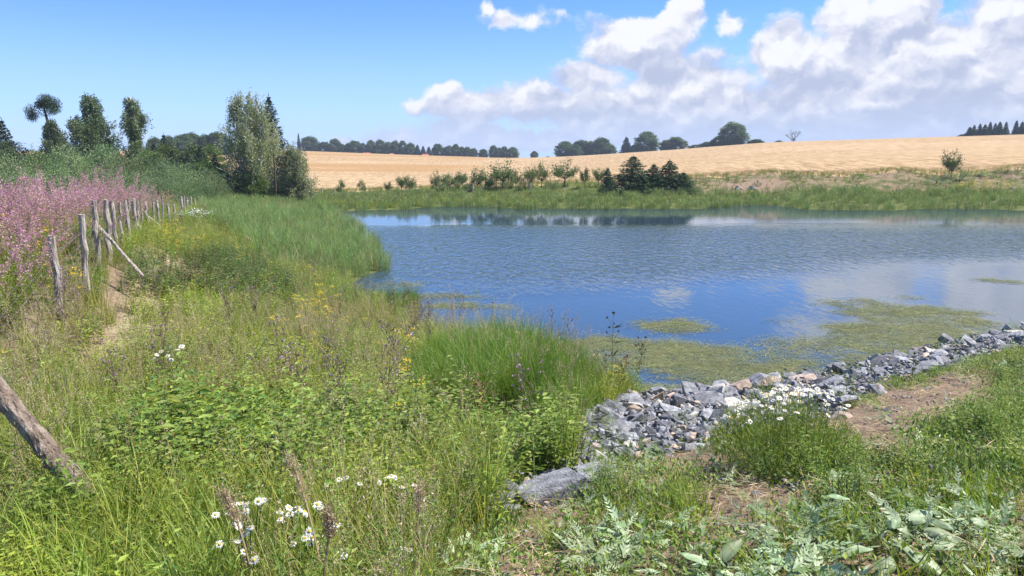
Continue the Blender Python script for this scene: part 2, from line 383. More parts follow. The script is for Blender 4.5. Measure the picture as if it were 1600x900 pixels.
# cheap value noise for masks
_T = rng.random((256, 256))
def vn(x, y, s):
    x = np.asarray(x)*s+100.3; y = np.asarray(y)*s+57.1; xi = np.floor(x).astype(int); yi = np.floor(y).astype(int); fx = x-xi; fy = y-yi
    fx = fx*fx*(3-2*fx); fy = fy*fy*(3-2*fy); g = lambda a, b: _T[a % 256, b % 256]
    return (g(xi, yi)*(1-fx)+g(xi+1, yi)*fx)*(1-fy)+(g(xi, yi+1)*(1-fx)+g(xi+1, yi+1)*fx)*fy
def fbm(x, y, s): return (vn(x, y, s)+.5*vn(x, y, s*2.1)+.25*vn(x, y, s*4.3))/1.75
def inpoly(u, v, poly):
    ins = np.zeros(len(u), bool); n = len(poly)
    for i in range(n):
        x1, y1 = poly[i]; x2, y2 = poly[(i+1) % n]
        if y1 == y2: continue
        c = ((y1 > v) != (y2 > v)) & (u < (x2-x1)*(v-y1)/(y2-y1)+x1); ins ^= c
    return ins

# terrain mesh: polar grid, fine inside the view
azs = np.concatenate([np.arange(-180, -50, 5), np.arange(-50, 50, .3), np.arange(50, 180.1, 5)])
rs = np.concatenate([[0.05], np.geomspace(.5, 1250, 320)])
AA, RR = np.meshgrid(np.radians(azs), rs, indexing='ij')
X = np.sin(AA)*RR; Y = np.cos(AA)*RR
Z = H(X.ravel(), Y.ravel()).reshape(X.shape)
amp = np.clip(RR/8, 0, 1)*np.clip(1.6-RR/60, 0, 1)
Z = Z+amp*(fbm(X, Y, 1.3)-.5)*.10*np.clip((Z+.1)*3, 0, 1)+(RR < 40)*(fbm(X, Y, 6)-.5)*.03
nA, nR = X.shape
idx = np.arange(nA*nR).reshape(nA, nR)
q = np.stack([idx[:-1, :-1], idx[:-1, 1:], idx[1:, 1:], idx[1:, :-1]], -1).reshape(-1, 4)[:, ::-1]
U, Vv = proj(X, Y, Z)
cy = (Y[:-1, :-1]+Y[1:, 1:])/2; cu = (U[:-1, :-1]+U[1:, 1:])/2; cv = (Vv[:-1, :-1]+Vv[1:, 1:])/2; cx = (X[:-1, :-1]+X[1:, 1:])/2
FIELD_Y = 70.5
wheat_m = ((cy > FIELD_Y+1.5*(fbm(cx, cx*0, .1)-.5)) & (cx > -24+(-.0*cy)) & (np.hypot(cx, cy) < 900)).ravel() | ((cy > 92) & (cx <= -24) & (np.hypot(cx, cy) < 900)).ravel()
gm = bpy.data.materials.new('soil_and_low_growth'); gm.use_nodes = True; t = gm.node_tree; pb = t.nodes['Principled BSDF']
co = N(t, 'ShaderNodeTexCoord').outputs['Object']
at = N(t, 'ShaderNodeAttribute', attribute_name='soil').outputs['Fac']
at2 = N(t, 'ShaderNodeAttribute', attribute_name='sand').outputs['Fac']
n1 = NZ(t, co, 1.2, 8, .65); n2 = NZ(t, co, 14, 6, .7); n3 = NZ(t, co, 60, 4, .7)
green = RAMP(t, n1, [(.3, (.055, .075, .02)), (.55, (.12, .14, .04)), (.75, (.22, .19, .08))])
soil = RAMP(t, n2, [(.25, (.13, .085, .055)), (.5, (.26, .18, .12)), (.75, (.42, .32, .22))])
sand = RAMP(t, n2, [(.25, (.28, .20, .12)), (.5, (.43, .33, .21)), (.75, (.55, .45, .31))])
c = MX(t, MR(t, M_(t, 'ADD', at, M_(t, 'MULTIPLY', M_(t, 'SUBTRACT', n1, .5), 1.2)), .35, .65), green, soil)
c = MX(t, MR(t, M_(t, 'ADD', at2, M_(t, 'MULTIPLY', M_(t, 'SUBTRACT', n2, .5), .9)), .3, .7), c, sand)
t.links.new(c, pb.inputs['Base Color']); pb.inputs['Roughness'].default_value = .95; pb.inputs['Specular IOR Level'].default_value = .1
bn = N(t, 'ShaderNodeBump', ins={'Height': M_(t, 'ADD', n2, M_(t, 'MULTIPLY', n3, .5)), 'Strength': .9, 'Distance': .05}); t.links.new(bn.outputs[0], pb.inputs['Normal'])
# wheat ground material
wm = bpy.data.materials.new('ripe_wheat'); wm.use_nodes = True; t = wm.node_tree; pb = t.nodes['Principled BSDF']
co = N(t, 'ShaderNodeTexCoord').outputs['Object']
st = N(t, 'ShaderNodeMapping', ins={'Vector': co, 'Scale': (1, .14, 1)}).outputs[0]
f1 = NZ(t, st, 1.9, 4, .8); f2 = NZ(t, co, .02, 4, .6, .6); f3 = NZ(t, N(t, 'ShaderNodeMapping', ins={'Vector': co, 'Scale': (.5, 3.2, 1), 'Rotation': (0, 0, .12)}).outputs[0], .011, 4, .55, .8)
c = RAMP(t, f1, [(.36, (.21, .13, .06)), (.49, (.38, .255, .125)), (.60, (.56, .405, .235))])
c = MX(t, MR(t, f2, .35, .7, 0, .35), c, (.56, .41, .24))
hx = N(t, 'ShaderNodeSeparateXYZ', ins={0: co})
left = MR(t, M_(t, 'MULTIPLY', MR(t, hx.outputs[0], 10, -30), MR(t, hx.outputs[1], 110, 165)), .1, .7)
lodge = M_(t, 'MULTIPLY', MR(t, f3, .46, .56), left)
c = MX(t, M_(t, 'MULTIPLY', lodge, .9), MX(t, MR(t, NZ(t, N(t, 'ShaderNodeMapping', ins={'Vector': co, 'Scale': (.3, 1.2, 1)}).outputs[0], .09, 5, .6), .4, .65, 0, .45), c, (.36, .24, .12)), (.36, .215, .085))
t.links.new(c, pb.inputs['Base Color']); pb.inputs['Roughness'].default_value = .9; pb.inputs['Specular IOR Level'].default_value = .1
bn = N(t, 'ShaderNodeBump', ins={'Height': f1, 'Strength': .6, 'Distance': .6}); t.links.new(bn.outputs[0], pb.inputs['Normal'])
FENCE_A = P(-30, 560, 1.6); FENCE_B = PD(300, 305, 45)
def fence_side(x, y):   # >0 right of the fence line
    ax, ay = -4.9, 7.0; bx, by = -19.6, 45.0
    return ((bx-ax)*(y-ay)-(by-ay)*(x-ax))/-math.hypot(bx-ax, by-ay)
def sub_terrain(name, mask):
    used = np.unique(q[mask]); re = np.zeros(nA*nR, int); re[used] = np.arange(len(used))
    g = Geo(); g.add(np.stack([X.ravel()[used], Y.ravel()[used], Z.ravel()[used]], 1), re[q[mask]])
    return g, used
RIGHT = [(690, 960), (740, 850), (800, 790), (900, 770), (960, 725), (1140, 690), (1290, 655), (1420, 595), (1600, 545), (1900, 500), (2400, 900), (2400, 1400), (500, 1400)]
uu, vv_ = U.ravel(), Vv.ravel()
soilw = inpoly(uu, vv_, RIGHT).astype(float)*.75
bank = ((Y.ravel() > 63) & (Y.ravel() < 71.5) & (X.ravel() > 8)).astype(float)
soilw = np.maximum(soilw, bank*.5)
fs = fence_side(X.ravel(), Y.ravel())
sandw = 1.05*np.exp(-((fs-.75)/.8)**2)*((Y.ravel() > 8) & (Y.ravel() < 18))*np.clip(fbm(X.ravel(), Y.ravel(), .5)*2.2-.35, 0, 1)
soilw = np.maximum(soilw, .7*np.exp(-((fs)/1.6)**2)*((Y.ravel() > 5) & (Y.ravel() < 22)))
heap = np.exp(-(((X.ravel()-21.5)/4.5)**2+((Y.ravel()-66)/2.5)**2)); soilw = np.maximum(soilw, heap)
soilw[Z.ravel() < .03] = 1
soilw[(Z.ravel() < .2) & (Y.ravel() > 18)] = .1
for name, mask, mat in (('ground', ~wheat_m, gm), ('wheat_field', wheat_m, wm)):
    g, used = sub_terrain(name, mask); o = g.obj(name, mat, smooth=True)
    for an, arr in (('soil', soilw), ('sand', sandw)):
        a_ = o.data.attributes.new(an, 'FLOAT', 'POINT'); a_.data.foreach_set('value', arr[used])
    tag(o, kind='structure')
# ------------------------------------------------------------------ water
wt = bpy.data.materials.new('pond_water'); wt.use_nodes = True; t = wt.node_tree; pb = t.nodes['Principled BSDF']
co = N(t, 'ShaderNodeTexCoord').outputs['Object']
pb.inputs['Base Color'].default_value = (.034, .060, .085, 1); pb.inputs['Roughness'].default_value = .03; pb.inputs['IOR'].default_value = 1.5
pb.inputs['Specular IOR Level'].default_value = .5
sx = N(t, 'ShaderNodeSeparateXYZ', ins={0: co}); yy = sx.outputs[1]; xx = sx.outputs[0]
m1 = N(t, 'ShaderNodeMapping', ins={'Vector': co, 'Scale': (.55, 1.2, 1), 'Rotation': (0, 0, .12)}).outputs[0]
m2 = N(t, 'ShaderNodeMapping', ins={'Vector': co, 'Scale': (1.5, .62, 1), 'Rotation': (0, 0, .15)}).outputs[0]
r1 = NZ(t, m2, 2.9, 3, .5, .6); r2 = NZ(t, m1, 7.0, 2, .5)
patch = NZ(t, N(t, 'ShaderNodeMapping', ins={'Vector': co, 'Scale': (.5, 1.0, 1)}).outputs[0], .11, 3, .5)
edge = M_(t, 'ADD', yy, M_(t, 'MULTIPLY', M_(t, 'SUBTRACT', patch, .5), 7))
edgen = M_(t, 'SUBTRACT', edge, M_(t, 'MULTIPLY', M_(t, 'MAXIMUM', xx, 0.0), .36))
rip = M_(t, 'MULTIPLY', MR(t, edgen, 19, 24.5, .05, 1.0), MR(t, edge, 37, 43, 1.0, .035))
h = M_(t, 'ADD', M_(t, 'MULTIPLY', r1, 1.0), M_(t, 'MULTIPLY', r2, .10))
bn = N(t, 'ShaderNodeBump', ins={'Height': M_(t, 'MULTIPLY', h, rip), 'Strength': 1.0, 'Distance': .10}); t.links.new(bn.outputs[0], pb.inputs['Normal'])
g = Geo(); xs = np.linspace(-30, 140, 40); ys = np.linspace(5, 66, 20); GX, GY = np.meshgrid(xs, ys, indexing='ij')
ii = np.arange(800).reshape(40, 20); fq = np.stack([ii[:-1, :-1], ii[1:, :-1], ii[1:, 1:], ii[:-1, 1:]], -1).reshape(-1, 4)
g.add(np.stack([GX.ravel(), GY.ravel(), GX.ravel()*0], 1), fq); tag(g.obj('pond_water', wt), kind='structure')

# ------------------------------------------------------------------ scatter (stuff)
def protos(name, gens):
    col = bpy.data.collections.new(name)
    for i, (geo, mats) in enumerate(gens):
        o = bpy.data.objects.new(name+'_form', geo.mesh(name, mats)); col.objects.link(o)
    return col
def scatter(name, col, x, y, z, sc, label, cat, rz=None, tilt=.12):
    n = len(x)
    me = bpy.data.meshes.new(name); me.vertices.add(n); me.vertices.foreach_set('co', np.stack([x, y, z], 1).ravel())
    rot = np.stack([rng.normal(size=n)*tilt, rng.normal(size=n)*tilt, rng.random(n)*6.283 if rz is None else rz], 1)
    a_ = me.attributes.new('rot', 'FLOAT_VECTOR', 'POINT'); a_.data.foreach_set('vector', rot.ravel())
    a_ = me.attributes.new('sc', 'FLOAT', 'POINT'); a_.data.foreach_set('value', np.broadcast_to(sc, (n,)).astype(float).copy())
    a_ = me.attributes.new('pick', 'INT', 'POINT'); a_.data.foreach_set('value', rng.integers(0, len(col.objects), n).astype(np.int32))
    o = bpy.data.objects.new(name, me); ROOT.objects.link(o)
    ng = bpy.data.node_groups.new('spread', 'GeometryNodeTree')
    ng.interface.new_socket('Geometry', in_out='INPUT', socket_type='NodeSocketGeometry'); ng.interface.new_socket('Geometry', in_out='OUTPUT', socket_type='NodeSocketGeometry')
    gi = ng.nodes.new('NodeGroupInput'); go = ng.nodes.new('NodeGroupOutput')
    ci = ng.nodes.new('GeometryNodeCollectionInfo'); ci.inputs['Collection'].default_value = col; ci.inputs['Separate Children'].default_value = True; ci.inputs['Reset Children'].default_value = True
    ip = ng.nodes.new('GeometryNodeInstanceOnPoints'); ip.inputs['Pick Instance'].default_value = True
    def na(nm, ty):
        k = ng.nodes.new('GeometryNodeInputNamedAttribute'); k.data_type = ty; k.inputs['Name'].default_value = nm; return k.outputs['Attribute']
    L = ng.links.new
    L(gi.outputs[0], ip.inputs['Points']); L(ci.outputs[0], ip.inputs['Instance']); L(na('pick', 'INT'), ip.inputs['Instance Index'])
    e2r = ng.nodes.new('FunctionNodeEulerToRotation'); L(na('rot', 'FLOAT_VECTOR'), e2r.inputs[0]); L(e2r.outputs[0], ip.inputs['Rotation'])
    L(na('sc', 'FLOAT'), ip.inputs['Scale']); L(ip.outputs[0], go.inputs[0])
    md = o.modifiers.new('spread', 'NODES'); md.node_group = ng
    return tag(o, label, cat, kind='stuff')
def disk(n, r): a = rng.random(n)*6.283; q_ = np.sqrt(rng.random(n))*r; return np.stack([np.cos(a)*q_, np.sin(a)*q_, np.zeros(n)], 1)
def U_(a, b, n): return a+(b-a)*rng.random(n)
def g_grass(n=34, h=(.3, .62), w=.008, r=.09, lean=.45, curve=1.0, K=4):
    g = Geo(); g.blades(disk(n, r), U_(*h, n), U_(w*.7, w*1.3, n), rng.random(n)*6.283, U_(.02, lean, n), U_(.1, curve, n), K); return g
def g_panicle(stems=6, h=(.6, 1.0), fl=36, spread=.02, plen=.16, w=.0035, lean=.25):
    g = Geo(); b = disk(stems, .08)
    p = g.blades(b, U_(*h, stems), w, rng.random(stems)*6.283, U_(.03, lean, stems), U_(.05, .5, stems), 5, mat=0)
    tip = p[-1]; pr = p[-2]
    for i in range(stems):
        d = tip[i]-pr[i]; d /= np.linalg.norm(d); tt = rng.random(fl)
        c = tip[i]-d*plen*tt[:, None]+rng.normal(size=(fl, 3))*spread*(1-.6*(1-tt))[:, None]
        g.leaves(c, d+rng.normal(size=(fl, 3))*.6, U_(.008, .018, fl), .005, mat=1)
    return g
def g_herb(stems=6, h=(.35, .6), nl=14, L=(.05, .09), wr=.42, r=.14, droop=.4, fold=.12, start=.15):
    g = Geo(); b = disk(stems, r); azv = rng.random(stems)*6.283
    p = g.blades(b, U_(*h, stems), .006, azv, U_(.05, .35, stems), U_(.0, .5, stems), 4, mat=1)
    P_ = np.stack(p, 1)
    for i in range(stems):
        tt = np.linspace(start, 1, nl); k = tt*4; k0 = np.minimum(k.astype(int), 3)
        c = P_[i, k0]*(1-(k-k0))[:, None]+P_[i, k0+1]*(k-k0)[:, None]
        a = np.arange(nl)*2.4+rng.random(nl)*.6; up = U_(.7-droop, .5, nl)-droop*.5
        d = np.stack([np.cos(a), np.sin(a), up], 1)
        Lh = U_(*L, nl)*(1-.35*tt)
        g.leaves(c, d, Lh, Lh*wr, mat=0, fold=fold, up=np.array([0, 0, 1.0]))
    return g
def g_fireweed(stems=4):
    g = g_herb(stems, (.95, 1.35), 26, (.06, .1), .16, .16, .3, .1, .2)
    # flower spikes above the stems
    V = g.v[0].reshape(stems, -1, 3); tip = V[:, -1]; pr = V[:, -3]
    for i in range(stems):
        d = tip[i]-pr[i]; d /= np.linalg.norm(d); n = 90; tt = rng.random(n)
        ln = .42
        c = tip[i]-d*.15+d*ln*tt[:, None]; a = rng.random(n)*6.283
        o = np.stack([np.cos(a), np.sin(a), np.full(n, .8)], 1)
        g.leaves(c, o, .05*(1.1-tt), .005, mat=3)
        sel = rng.random(n) < .5
        g.leaves(c[sel]+o[sel]*.035, rng.normal(size=(sel.sum(), 3)), .022, .017, mat=2)
        sel = rng.random(n) < .45
        g.leaves(c[sel]+o[sel]*.03, rng.normal(size=(sel.sum(), 3)), .03, .012, mat=3)
    return g
def g_yellow(stems=4, h=(.5, .8)):
    g = g_herb(stems, h, 16, (.03, .06), .35, .1, .3)
    V = g.v[0].reshape(stems, -1, 3); tip = V[:, -1]
    for i in range(stems):
        n = 16; c = tip[i]+np.stack([rng.normal(size=n)*.04, rng.normal(size=n)*.04, rng.normal(size=n)*.012], 1)
        g.leaves(c, rng.normal(size=(n, 3))*[1, 1, .2], .026, .024, mat=2, up=np.array([0, 0, 3.0]))
    return g
def g_thistle():
    g = Geo(); st = 3; b = disk(st, .05)
    p = g.blades(b, U_(.7, 1.05, st), .008, rng.random(st)*6.283, U_(.02, .15, st), U_(0, .2, st), 5, mat=0); P_ = np.stack(p, 1)
    for i in range(st):
        for k in range(7):
            t_ = rng.uniform(.45, .98)*5; k0 = min(int(t_), 4); c = P_[i, k0]*(1-t_+k0)+P_[i, k0+1]*(t_-k0)
            a = rng.random()*6.28; e = c+np.array([math.cos(a)*.09, math.sin(a)*.09, .14])*rng.uniform(.6, 1.2)
            g.tube([c, e], [.002, .0015], 3, mat=0, cap=False)
            g.leaves(np.repeat([e], 8, 0), rng.normal(size=(8, 3))*.6+[0, 0, 1], .022, .014, mat=1)
        n = 14; tt = rng.uniform(.1, .8, n)*5; k0 = np.minimum(tt.astype(int), 4); c = P_[i, k0]*(1-tt+k0)[:, None]+P_[i, k0+1]*(tt-k0)[:, None]
        g.leaves(c, rng.normal(size=(n, 3))*[1, 1, .4]+[0, 0, .4], .08, .016, mat=0)
    return g
def g_low(n=70, r=.16, h=.10, L=(.015, .035), wr=.5):
    g = Geo(); c = disk(n, r); c[:, 2] = rng.random(n)*h*(1-.5*(np.hypot(c[:, 0], c[:, 1])/r))
    d = c*3+rng.normal(size=(n, 3))*.5+[0, 0, .4]; l = U_(*L, n); g.leaves(c, d, l, l*wr, up=np.array([0, 0, 1.2]), fold=.1); return g
def g_mug(n=16, r=.2, L=(.10, .17)):
    g = Geo()
    for i in range(n):
        b = disk(1, r)[0]; b[2] = rng.uniform(.02, .12); a = rng.random()*6.283; e = rng.uniform(-.1, .5)
        d = np.array([math.cos(a), math.sin(a), e]); sd = np.array([-math.sin(a), math.cos(a), rng.normal()*.3]); l = rng.uniform(*L)
        sh_ = rng.random()
        c = [b]; dd = [d]; ls = [l*.55]
        for k in range(1, 5):
            for s_ in (-1, 1):
                c.append(b+d*l*k/5.5); dd.append(d*.9+sd*s_*rng.uniform(.6, 1.0)); ls.append(l*.42*(1-.12*k))
        c.append(b+d*l*.8); dd.append(d); ls.append(l*.35)
        g.leaves(np.array(c), np.array(dd), np.array(ls), np.array(ls)*.34, shade=sh_, up=np.array([0, 0, 2.5]))
    return g
def g_litter(n=30, r=.2):
    g = Geo(); b = disk(n, r); b[:, 2] = rng.random(n)*.03+.004
    g.leaves(b, np.stack([rng.normal(size=n), rng.normal(size=n), rng.normal(size=n)*.08], 1), U_(.05, .16, n), U_(.002, .006, n), up=np.array([0, 0, 1.5])); return g
def g_reed(n=26, h=(1.0, 1.7), w=.018, r=.28, K=4, lean=.2, curve=.7):
    g = Geo(); g.blades(disk(n, r), U_(*h, n), U_(w*.6, w*1.2, n), rng.random(n)*6.283, U_(.0, lean, n), U_(.1, curve, n), K, wprof=lambda t: (1-t)**.5)
    b = disk(n, r); b[:, 2] = U_(.3, 1.0, n)
    g.blades(b, U_(.25, .5, n), w*1.1, rng.random(n)*6.283, U_(.3, .8, n), U_(.2, .9, n), 3); return g
PR = dict(
    grass=protos('grass_tuft', [(g_grass(), [MAT['grass']]) for _ in range(4)]),
    grassy=protos('yellow_grass_tuft', [(g_grass(30, (.3, .7), .006), [MAT['grassy']]) for _ in range(4)]),
    fine=protos('short_grass_tuft', [(g_grass(30, (.1, .28), .005, .1, .7), [MAT['grass']]) for _ in range(3)]),
    sedge=protos('sedge_tuft', [(g_grass(60, (.55, .95), .007, .14, .5, 1.3, 5), [MAT['sedge']]) for _ in range(4)]),
    panicle=protos('panicle_grass', [(g_panicle(), [MAT['dry'], MAT['panicle']]) for _ in range(4)]),
    dry=protos('dry_grass', [(g_grass(26, (.3, .65), .0045, .08, .7, 1.0), [MAT['dry']]) for _ in range(3)]),
    herb=protos('leafy_herb', [(g_herb(), [MAT['herb'], MAT['stem']]) for _ in range(4)]),
    herblime=protos('lime_herb', [(g_herb(7, (.3, .5), 16, (.04, .075), .4), [MAT['herblime'], MAT['stem']]) for _ in range(3)]),
    herbdark=protos('dark_herb', [(g_herb(8, (.25, .5), 20, (.03, .06), .45), [MAT['herbdark'], MAT['redstem']]) for _ in range(3)]),
    narrow=protos('narrow_leaved_herb', [(g_herb(7, (.3, .6), 24, (.05, .09), .16, .12, .2), [MAT['herb'], MAT['stem']]) for _ in range(3)]),
    fire=protos('fireweed_stand', [(g_fireweed(), [MAT['herb'], MAT['redstem'], MAT['pink'], MAT['fluff']]) for _ in range(4)]),
    yellow=protos('yellow_flower_stand', [(g_yellow(), [MAT['herb'], MAT['stem'], MAT['yellow']]) for _ in range(3)]),
    thistle=protos('thistle_stand', [(g_thistle(), [MAT['brown'], MAT['purple']]) for _ in range(3)]),
    broadherb=protos('broad_leaved_stand', [(g_herb(8, (.4, .75), 16, (.07, .12), .42, .2, .5, .14, .2), [MAT['herb'], MAT['redstem']]) for _ in range(4)]),
    low=protos('low_herb', [(g_low(), [MAT['herb']]) for _ in range(3)]),
    lowd=protos('low_dark_herb', [(g_low(90, .16, .16, (.02, .04), .35), [MAT['herbdark']]) for _ in range(3)]),
    mug=protos('mugwort_leaves', [(g_mug(), [MAT['mug']]) for _ in range(4)]),
    litter=protos('straw_litter', [(g_litter(), [MAT['dry']]) for _ in range(3)]),
    reed=protos('reed_stand', [(g_reed(), [MAT['reed']]) for _ in range(4)]),
    reedfar=protos('far_reed_stand', [(g_reed(26, (.9, 1.5), .035, .5, 3), [MAT['reedfar']]) for _ in range(3)]),
    wheat=protos('wheat_stand', [(g_grass(60, (.6, .95), .03, .6, .25, .6, 3), [MAT['wheat']]) for _ in range(3)]),
)
def cand(x0, x1, y0, y1, dens):
    n = int((x1-x0)*(y1-y0)*dens); x = U_(x0, x1, n); y = U_(y0, y1, n); z = H(x, y); u, v = proj(x, y, z)
    ok = (u > -140) & (u < 1740) & (v < 1150); return [a_[ok] for a_ in (x, y, z, u, v)]
def keep(c, m): return [a_[m] for a_ in c]
def blob(u, v, L, soft=.35):     # union of ellipses in the ground plane as seen, 0..1
    r_ = np.zeros(len(u))
    for (cx_, cy_, rx, ry) in L:
        d = ((u-cx_)/rx)**2+((v-cy_)/ry)**2; r_ = np.maximum(r_, np.clip((1-d)/soft, 0, 1))
    return r_
# ---- left meadow
MOUND = [(640, 580), (700, 552), (800, 550), (890, 580), (945, 625), (910, 672), (820, 715), (710, 700), (645, 650)]
ROCKB = [(755, 815), (830, 800), (930, 770), (965, 728), (1140, 694), (1290, 655), (1420, 595), (1600, 545), (1900, 500), (1900, 466), (1600, 515), (1480, 540), (1400, 560), (1300, 580), (1200, 597), (1100, 610), (990, 618), (960, 635), (890, 650), (905, 690), (900, 735), (820, 755), (760, 775)]
REEDL = [(300, 318), (470, 316), (530, 335), (570, 362), (594, 395), (610, 424), (560, 436), (500, 432), (430, 420), (380, 380), (330, 345)]
def zone(c):
    x, y, z, u, v = c
    d = {}
    d['rock'] = inpoly(u, v, ROCKB); d['right'] = inpoly(u, v, RIGHT) & ~d['rock']
    d['mound'] = inpoly(u, v, MOUND); d['reed'] = inpoly(u, v, REEDL)
    fs_ = fence_side(x, y); d['fs'] = fs_; d['sand'] = (fs_ > .1) & (fs_ < 1.15+.4*np.sin(y*1.3)) & (y > 8) & (y < 18)
    d['land'] = z > .03; d['fire'] = fs_ < -.25
    d['meadow'] = d['land'] & ~d['rock'] & ~d['right'] & ~d['reed'] & ~d['fire'] & ~d['mound']
    return d
def cat3(*L): return [np.concatenate([l[i] for l in L]) for i in range(5)]
near = cat3(cand(-7, 5, 1.6, 6, 120), cand(-9, 4, 6, 12, 85), cand(-14, 2, 12, 22, 34), cand(-24, 2, 22, 60, 9))
zz = zone(near); x, y, z, u, v = near
rnd = rng.random(len(x)); sp = fbm(x, y, .55); sp2 = fbm(x+31, y-17, .8); sp3 = fbm(x-11, y+43, .5)
LEAFY = blob(u, v, [(420, 740, 210, 80), (300, 790, 110, 55), (600, 740, 70, 40), (330, 445, 110, 42), (240, 440, 60, 36), (420, 470, 60, 24), (820, 720, 90, 46), (660, 720, 80, 40)], .5)
LIME = blob(u, v, [(280, 505, 90, 36), (650, 660, 60, 26), (200, 545, 24, 14), (440, 590, 90, 26)], .6)
DRYZ = blob(u, v, [(130, 600, 180, 70), (330, 630, 180, 50), (230, 560, 110, 40), (640, 525, 90, 34), (480, 530, 90, 40), (600, 620, 60, 50), (60, 540, 80, 60)], .7)
DARKG = blob(u, v, [(160, 460, 60, 60)], .5)
n_ = len(x); m = zz['meadow'] & ~(zz['sand'] & (rnd < np.where(y < 13, .80, .74)))
kind = np.full(n_, 'grass', object); rr = rng.random(n_)
kind[rr < .42+.4*(sp-.5)] = 'grassy'
kind[(rr > .80) & (sp2 > .5)] = 'narrow'; kind[(rr > .86) & (sp2 <= .5)] = 'herb'
kind[(rr > .48) & (rr < .62) & (y > 3.0)] = 'panicle'
kind[(rr > .60) & (rr < .63)] = 'low'
sp4 = fbm(x+77, y+12, 1.1); r6 = rng.random(n_)
kind[(sp4 > .60) & (r6 < .45)] = 'herblime'; kind[(sp4 < .40) & (r6 < .35)] = 'panicle'; kind[(sp4 > .47) & (sp4 < .52) & (r6 < .4)] = 'herb'; kind[(sp4 < .36) & (r6 > .8)] = 'dry'
r4 = rng.random(n_)
kind[(r4 < LEAFY*.8)] = 'herb'; kind[(r4 < LEAFY*.5) & (v > 560) & (u < 700)] = 'broadherb'; kind[(v < 520) & (r4 < LEAFY*.85)] = 'herbdark'
kind[(r4 < LIME*.7) | ((sp3 > .62) & (r4 < .3))] = 'herblime'
kind[(r4 > 1-DRYZ*.55)] = 'panicle'; kind[(r4 > 1-DRYZ*.26)] = 'dry'
r5 = rng.random(n_)
kind[(r5 < .014) & (y > 6)] = 'thistle'
kind[(r5 > .994) & (y > 5)] = 'yellow'
YEL = blob(u, v, [(490, 505, 60, 24), (260, 392, 34, 18), (300, 400, 40, 14)], .5); kind[r5 > 1-YEL*.2] = 'yellow'
thin = rng.random(n_)   # leafy plants need fewer stands
drop = (np.isin(kind, ['herb', 'broadherb']) & (thin < .40)) | ((kind == 'panicle') & (thin < .25))
m &= ~drop
MEA = dict(broadherb=('broad_leaved_herbs', 'bushy stand of large pointed leaves in front of the meadow', 'herbs', 1.0), grass=('meadow_grass', 'green grass blades filling the meadow left of the rocks', 'grass', .95), grassy=('yellow_meadow_grass', 'yellow-green grass blades mixed through the left meadow', 'grass', .95),
    narrow=('narrow_leaved_herbs', 'narrow-leaved green herbs scattered through the left meadow', 'herbs', 1.0), herb=('leafy_herbs', 'broad pointed-leaved green herbs massed in the left meadow', 'herbs', 1.0),
    panicle=('panicle_grasses', 'tall tan grasses with feathery seed heads in the meadow', 'grass', .85), low=('low_meadow_herbs', 'low round-leaved plants between the meadow grasses', 'herbs', 1.2),
    herbdark=('dark_bramble_growth', 'dark green bramble-like undergrowth beside the fence slope', 'undergrowth', 1.45), herblime=('lime_green_herbs', 'bright lime-green leafy herbs below the fence slope', 'herbs', 1.0),
    dry=('dry_grass', 'dry straw-coloured grass near the foot of the fence', 'grass', .9), thistle=('brown_thistles', 'thin dark stalks with brown and purple heads above the grass', 'thistles', .9),
    yellow=('yellow_wildflowers', 'small yellow wildflowers dotted through the meadow', 'flowers', .8))
for k, (nm, lb, ct, s0) in MEA.items():
    s = m & (kind == k); farf = np.clip(y[s]/14, 1, 2.2)
    nearf = np.clip(.62+.09*y[s], .6, 1.0)
    scatter(nm, PR[k], x[s], y[s], z[s]-.01, s0*U_(.7, 1.25, s.sum())*nearf*np.where(y[s] > 20, 1.0, 1), lb, ct)
# mound of sedge
c = cand(-4, 3, 8, 14, 34); zc = zone(c); c = keep(c, zc['mound'])
cs = blob(c[3], c[4], [(800, 600, 175, 105)], 1.0)
scatter('sedge_mound', PR['sedge'], c[0], c[1], c[2]-.02, (.40+.66*cs)*U_(.65, 1.25, len(c[0])), 'dense rounded mound of vivid green sedge at the pond edge', 'sedge')
s = rng.random(len(c[0])) < .14
scatter('rusty_seed_stalks', PR['panicle'], c[0][s], c[1][s], c[2][s], U_(.9, 1.4, s.sum()), 'pinkish-tan seed stalks rising out of the sedge mound', 'grass')
tuft = cat3(cand(-7, 0, 13, 20, 22)); zt = blob(tuft[3], tuft[4], [(520, 470, 36, 9), (610, 482, 38, 8), (545, 478, 60, 8), (640, 485, 16, 7)], .3); c = keep(tuft, zt > .2)
scatter('sedge_tufts', PR['sedge'], c[0], c[1], np.maximum(c[2], 0)-.02, .72*U_(.8, 1.1, len(c[0])), 'dark green sedge tufts standing by the small inlet', 'sedge')
# reeds on the left
c = cat3(cand(-16, 0, 22, 34, 9), cand(-26, -2, 34, 60, 5)); zc = zone(c); c = keep(c, zc['reed'])
scatter('near_reed_bed', PR['reed'], c[0], c[1], np.maximum(c[2], -.05), U_(.34, .66, len(c[0]))*(.55+.8*fbm(c[0], c[1], .35)), 'blue-green reed bed running out into the pond on the left', 'reeds', tilt=.06)
s_ = rng.random(len(c[0])) < .12
scatter('dry_reed_stalks', PR['dry'], c[0][s_], c[1][s_], np.maximum(c[2][s_], -.05), 1.7, 'dead straw-coloured stalks among the left reeds', 'reeds')
# sparse emergent stalks on the open water
c = cand(-9, -1, 16, 34, 1.2); b_ = blob(c[3], c[4], [(640, 385, 45, 22), (690, 400, 25, 14), (720, 490, 70, 20)], .5); c = keep(c, rng.random(len(b_)) < b_*.5)
scatter('emergent_grass', PR['fine'], c[0], c[1], c[2]*0-.02, .9, 'sparse grass stalks poking out of the open water', 'water grass')
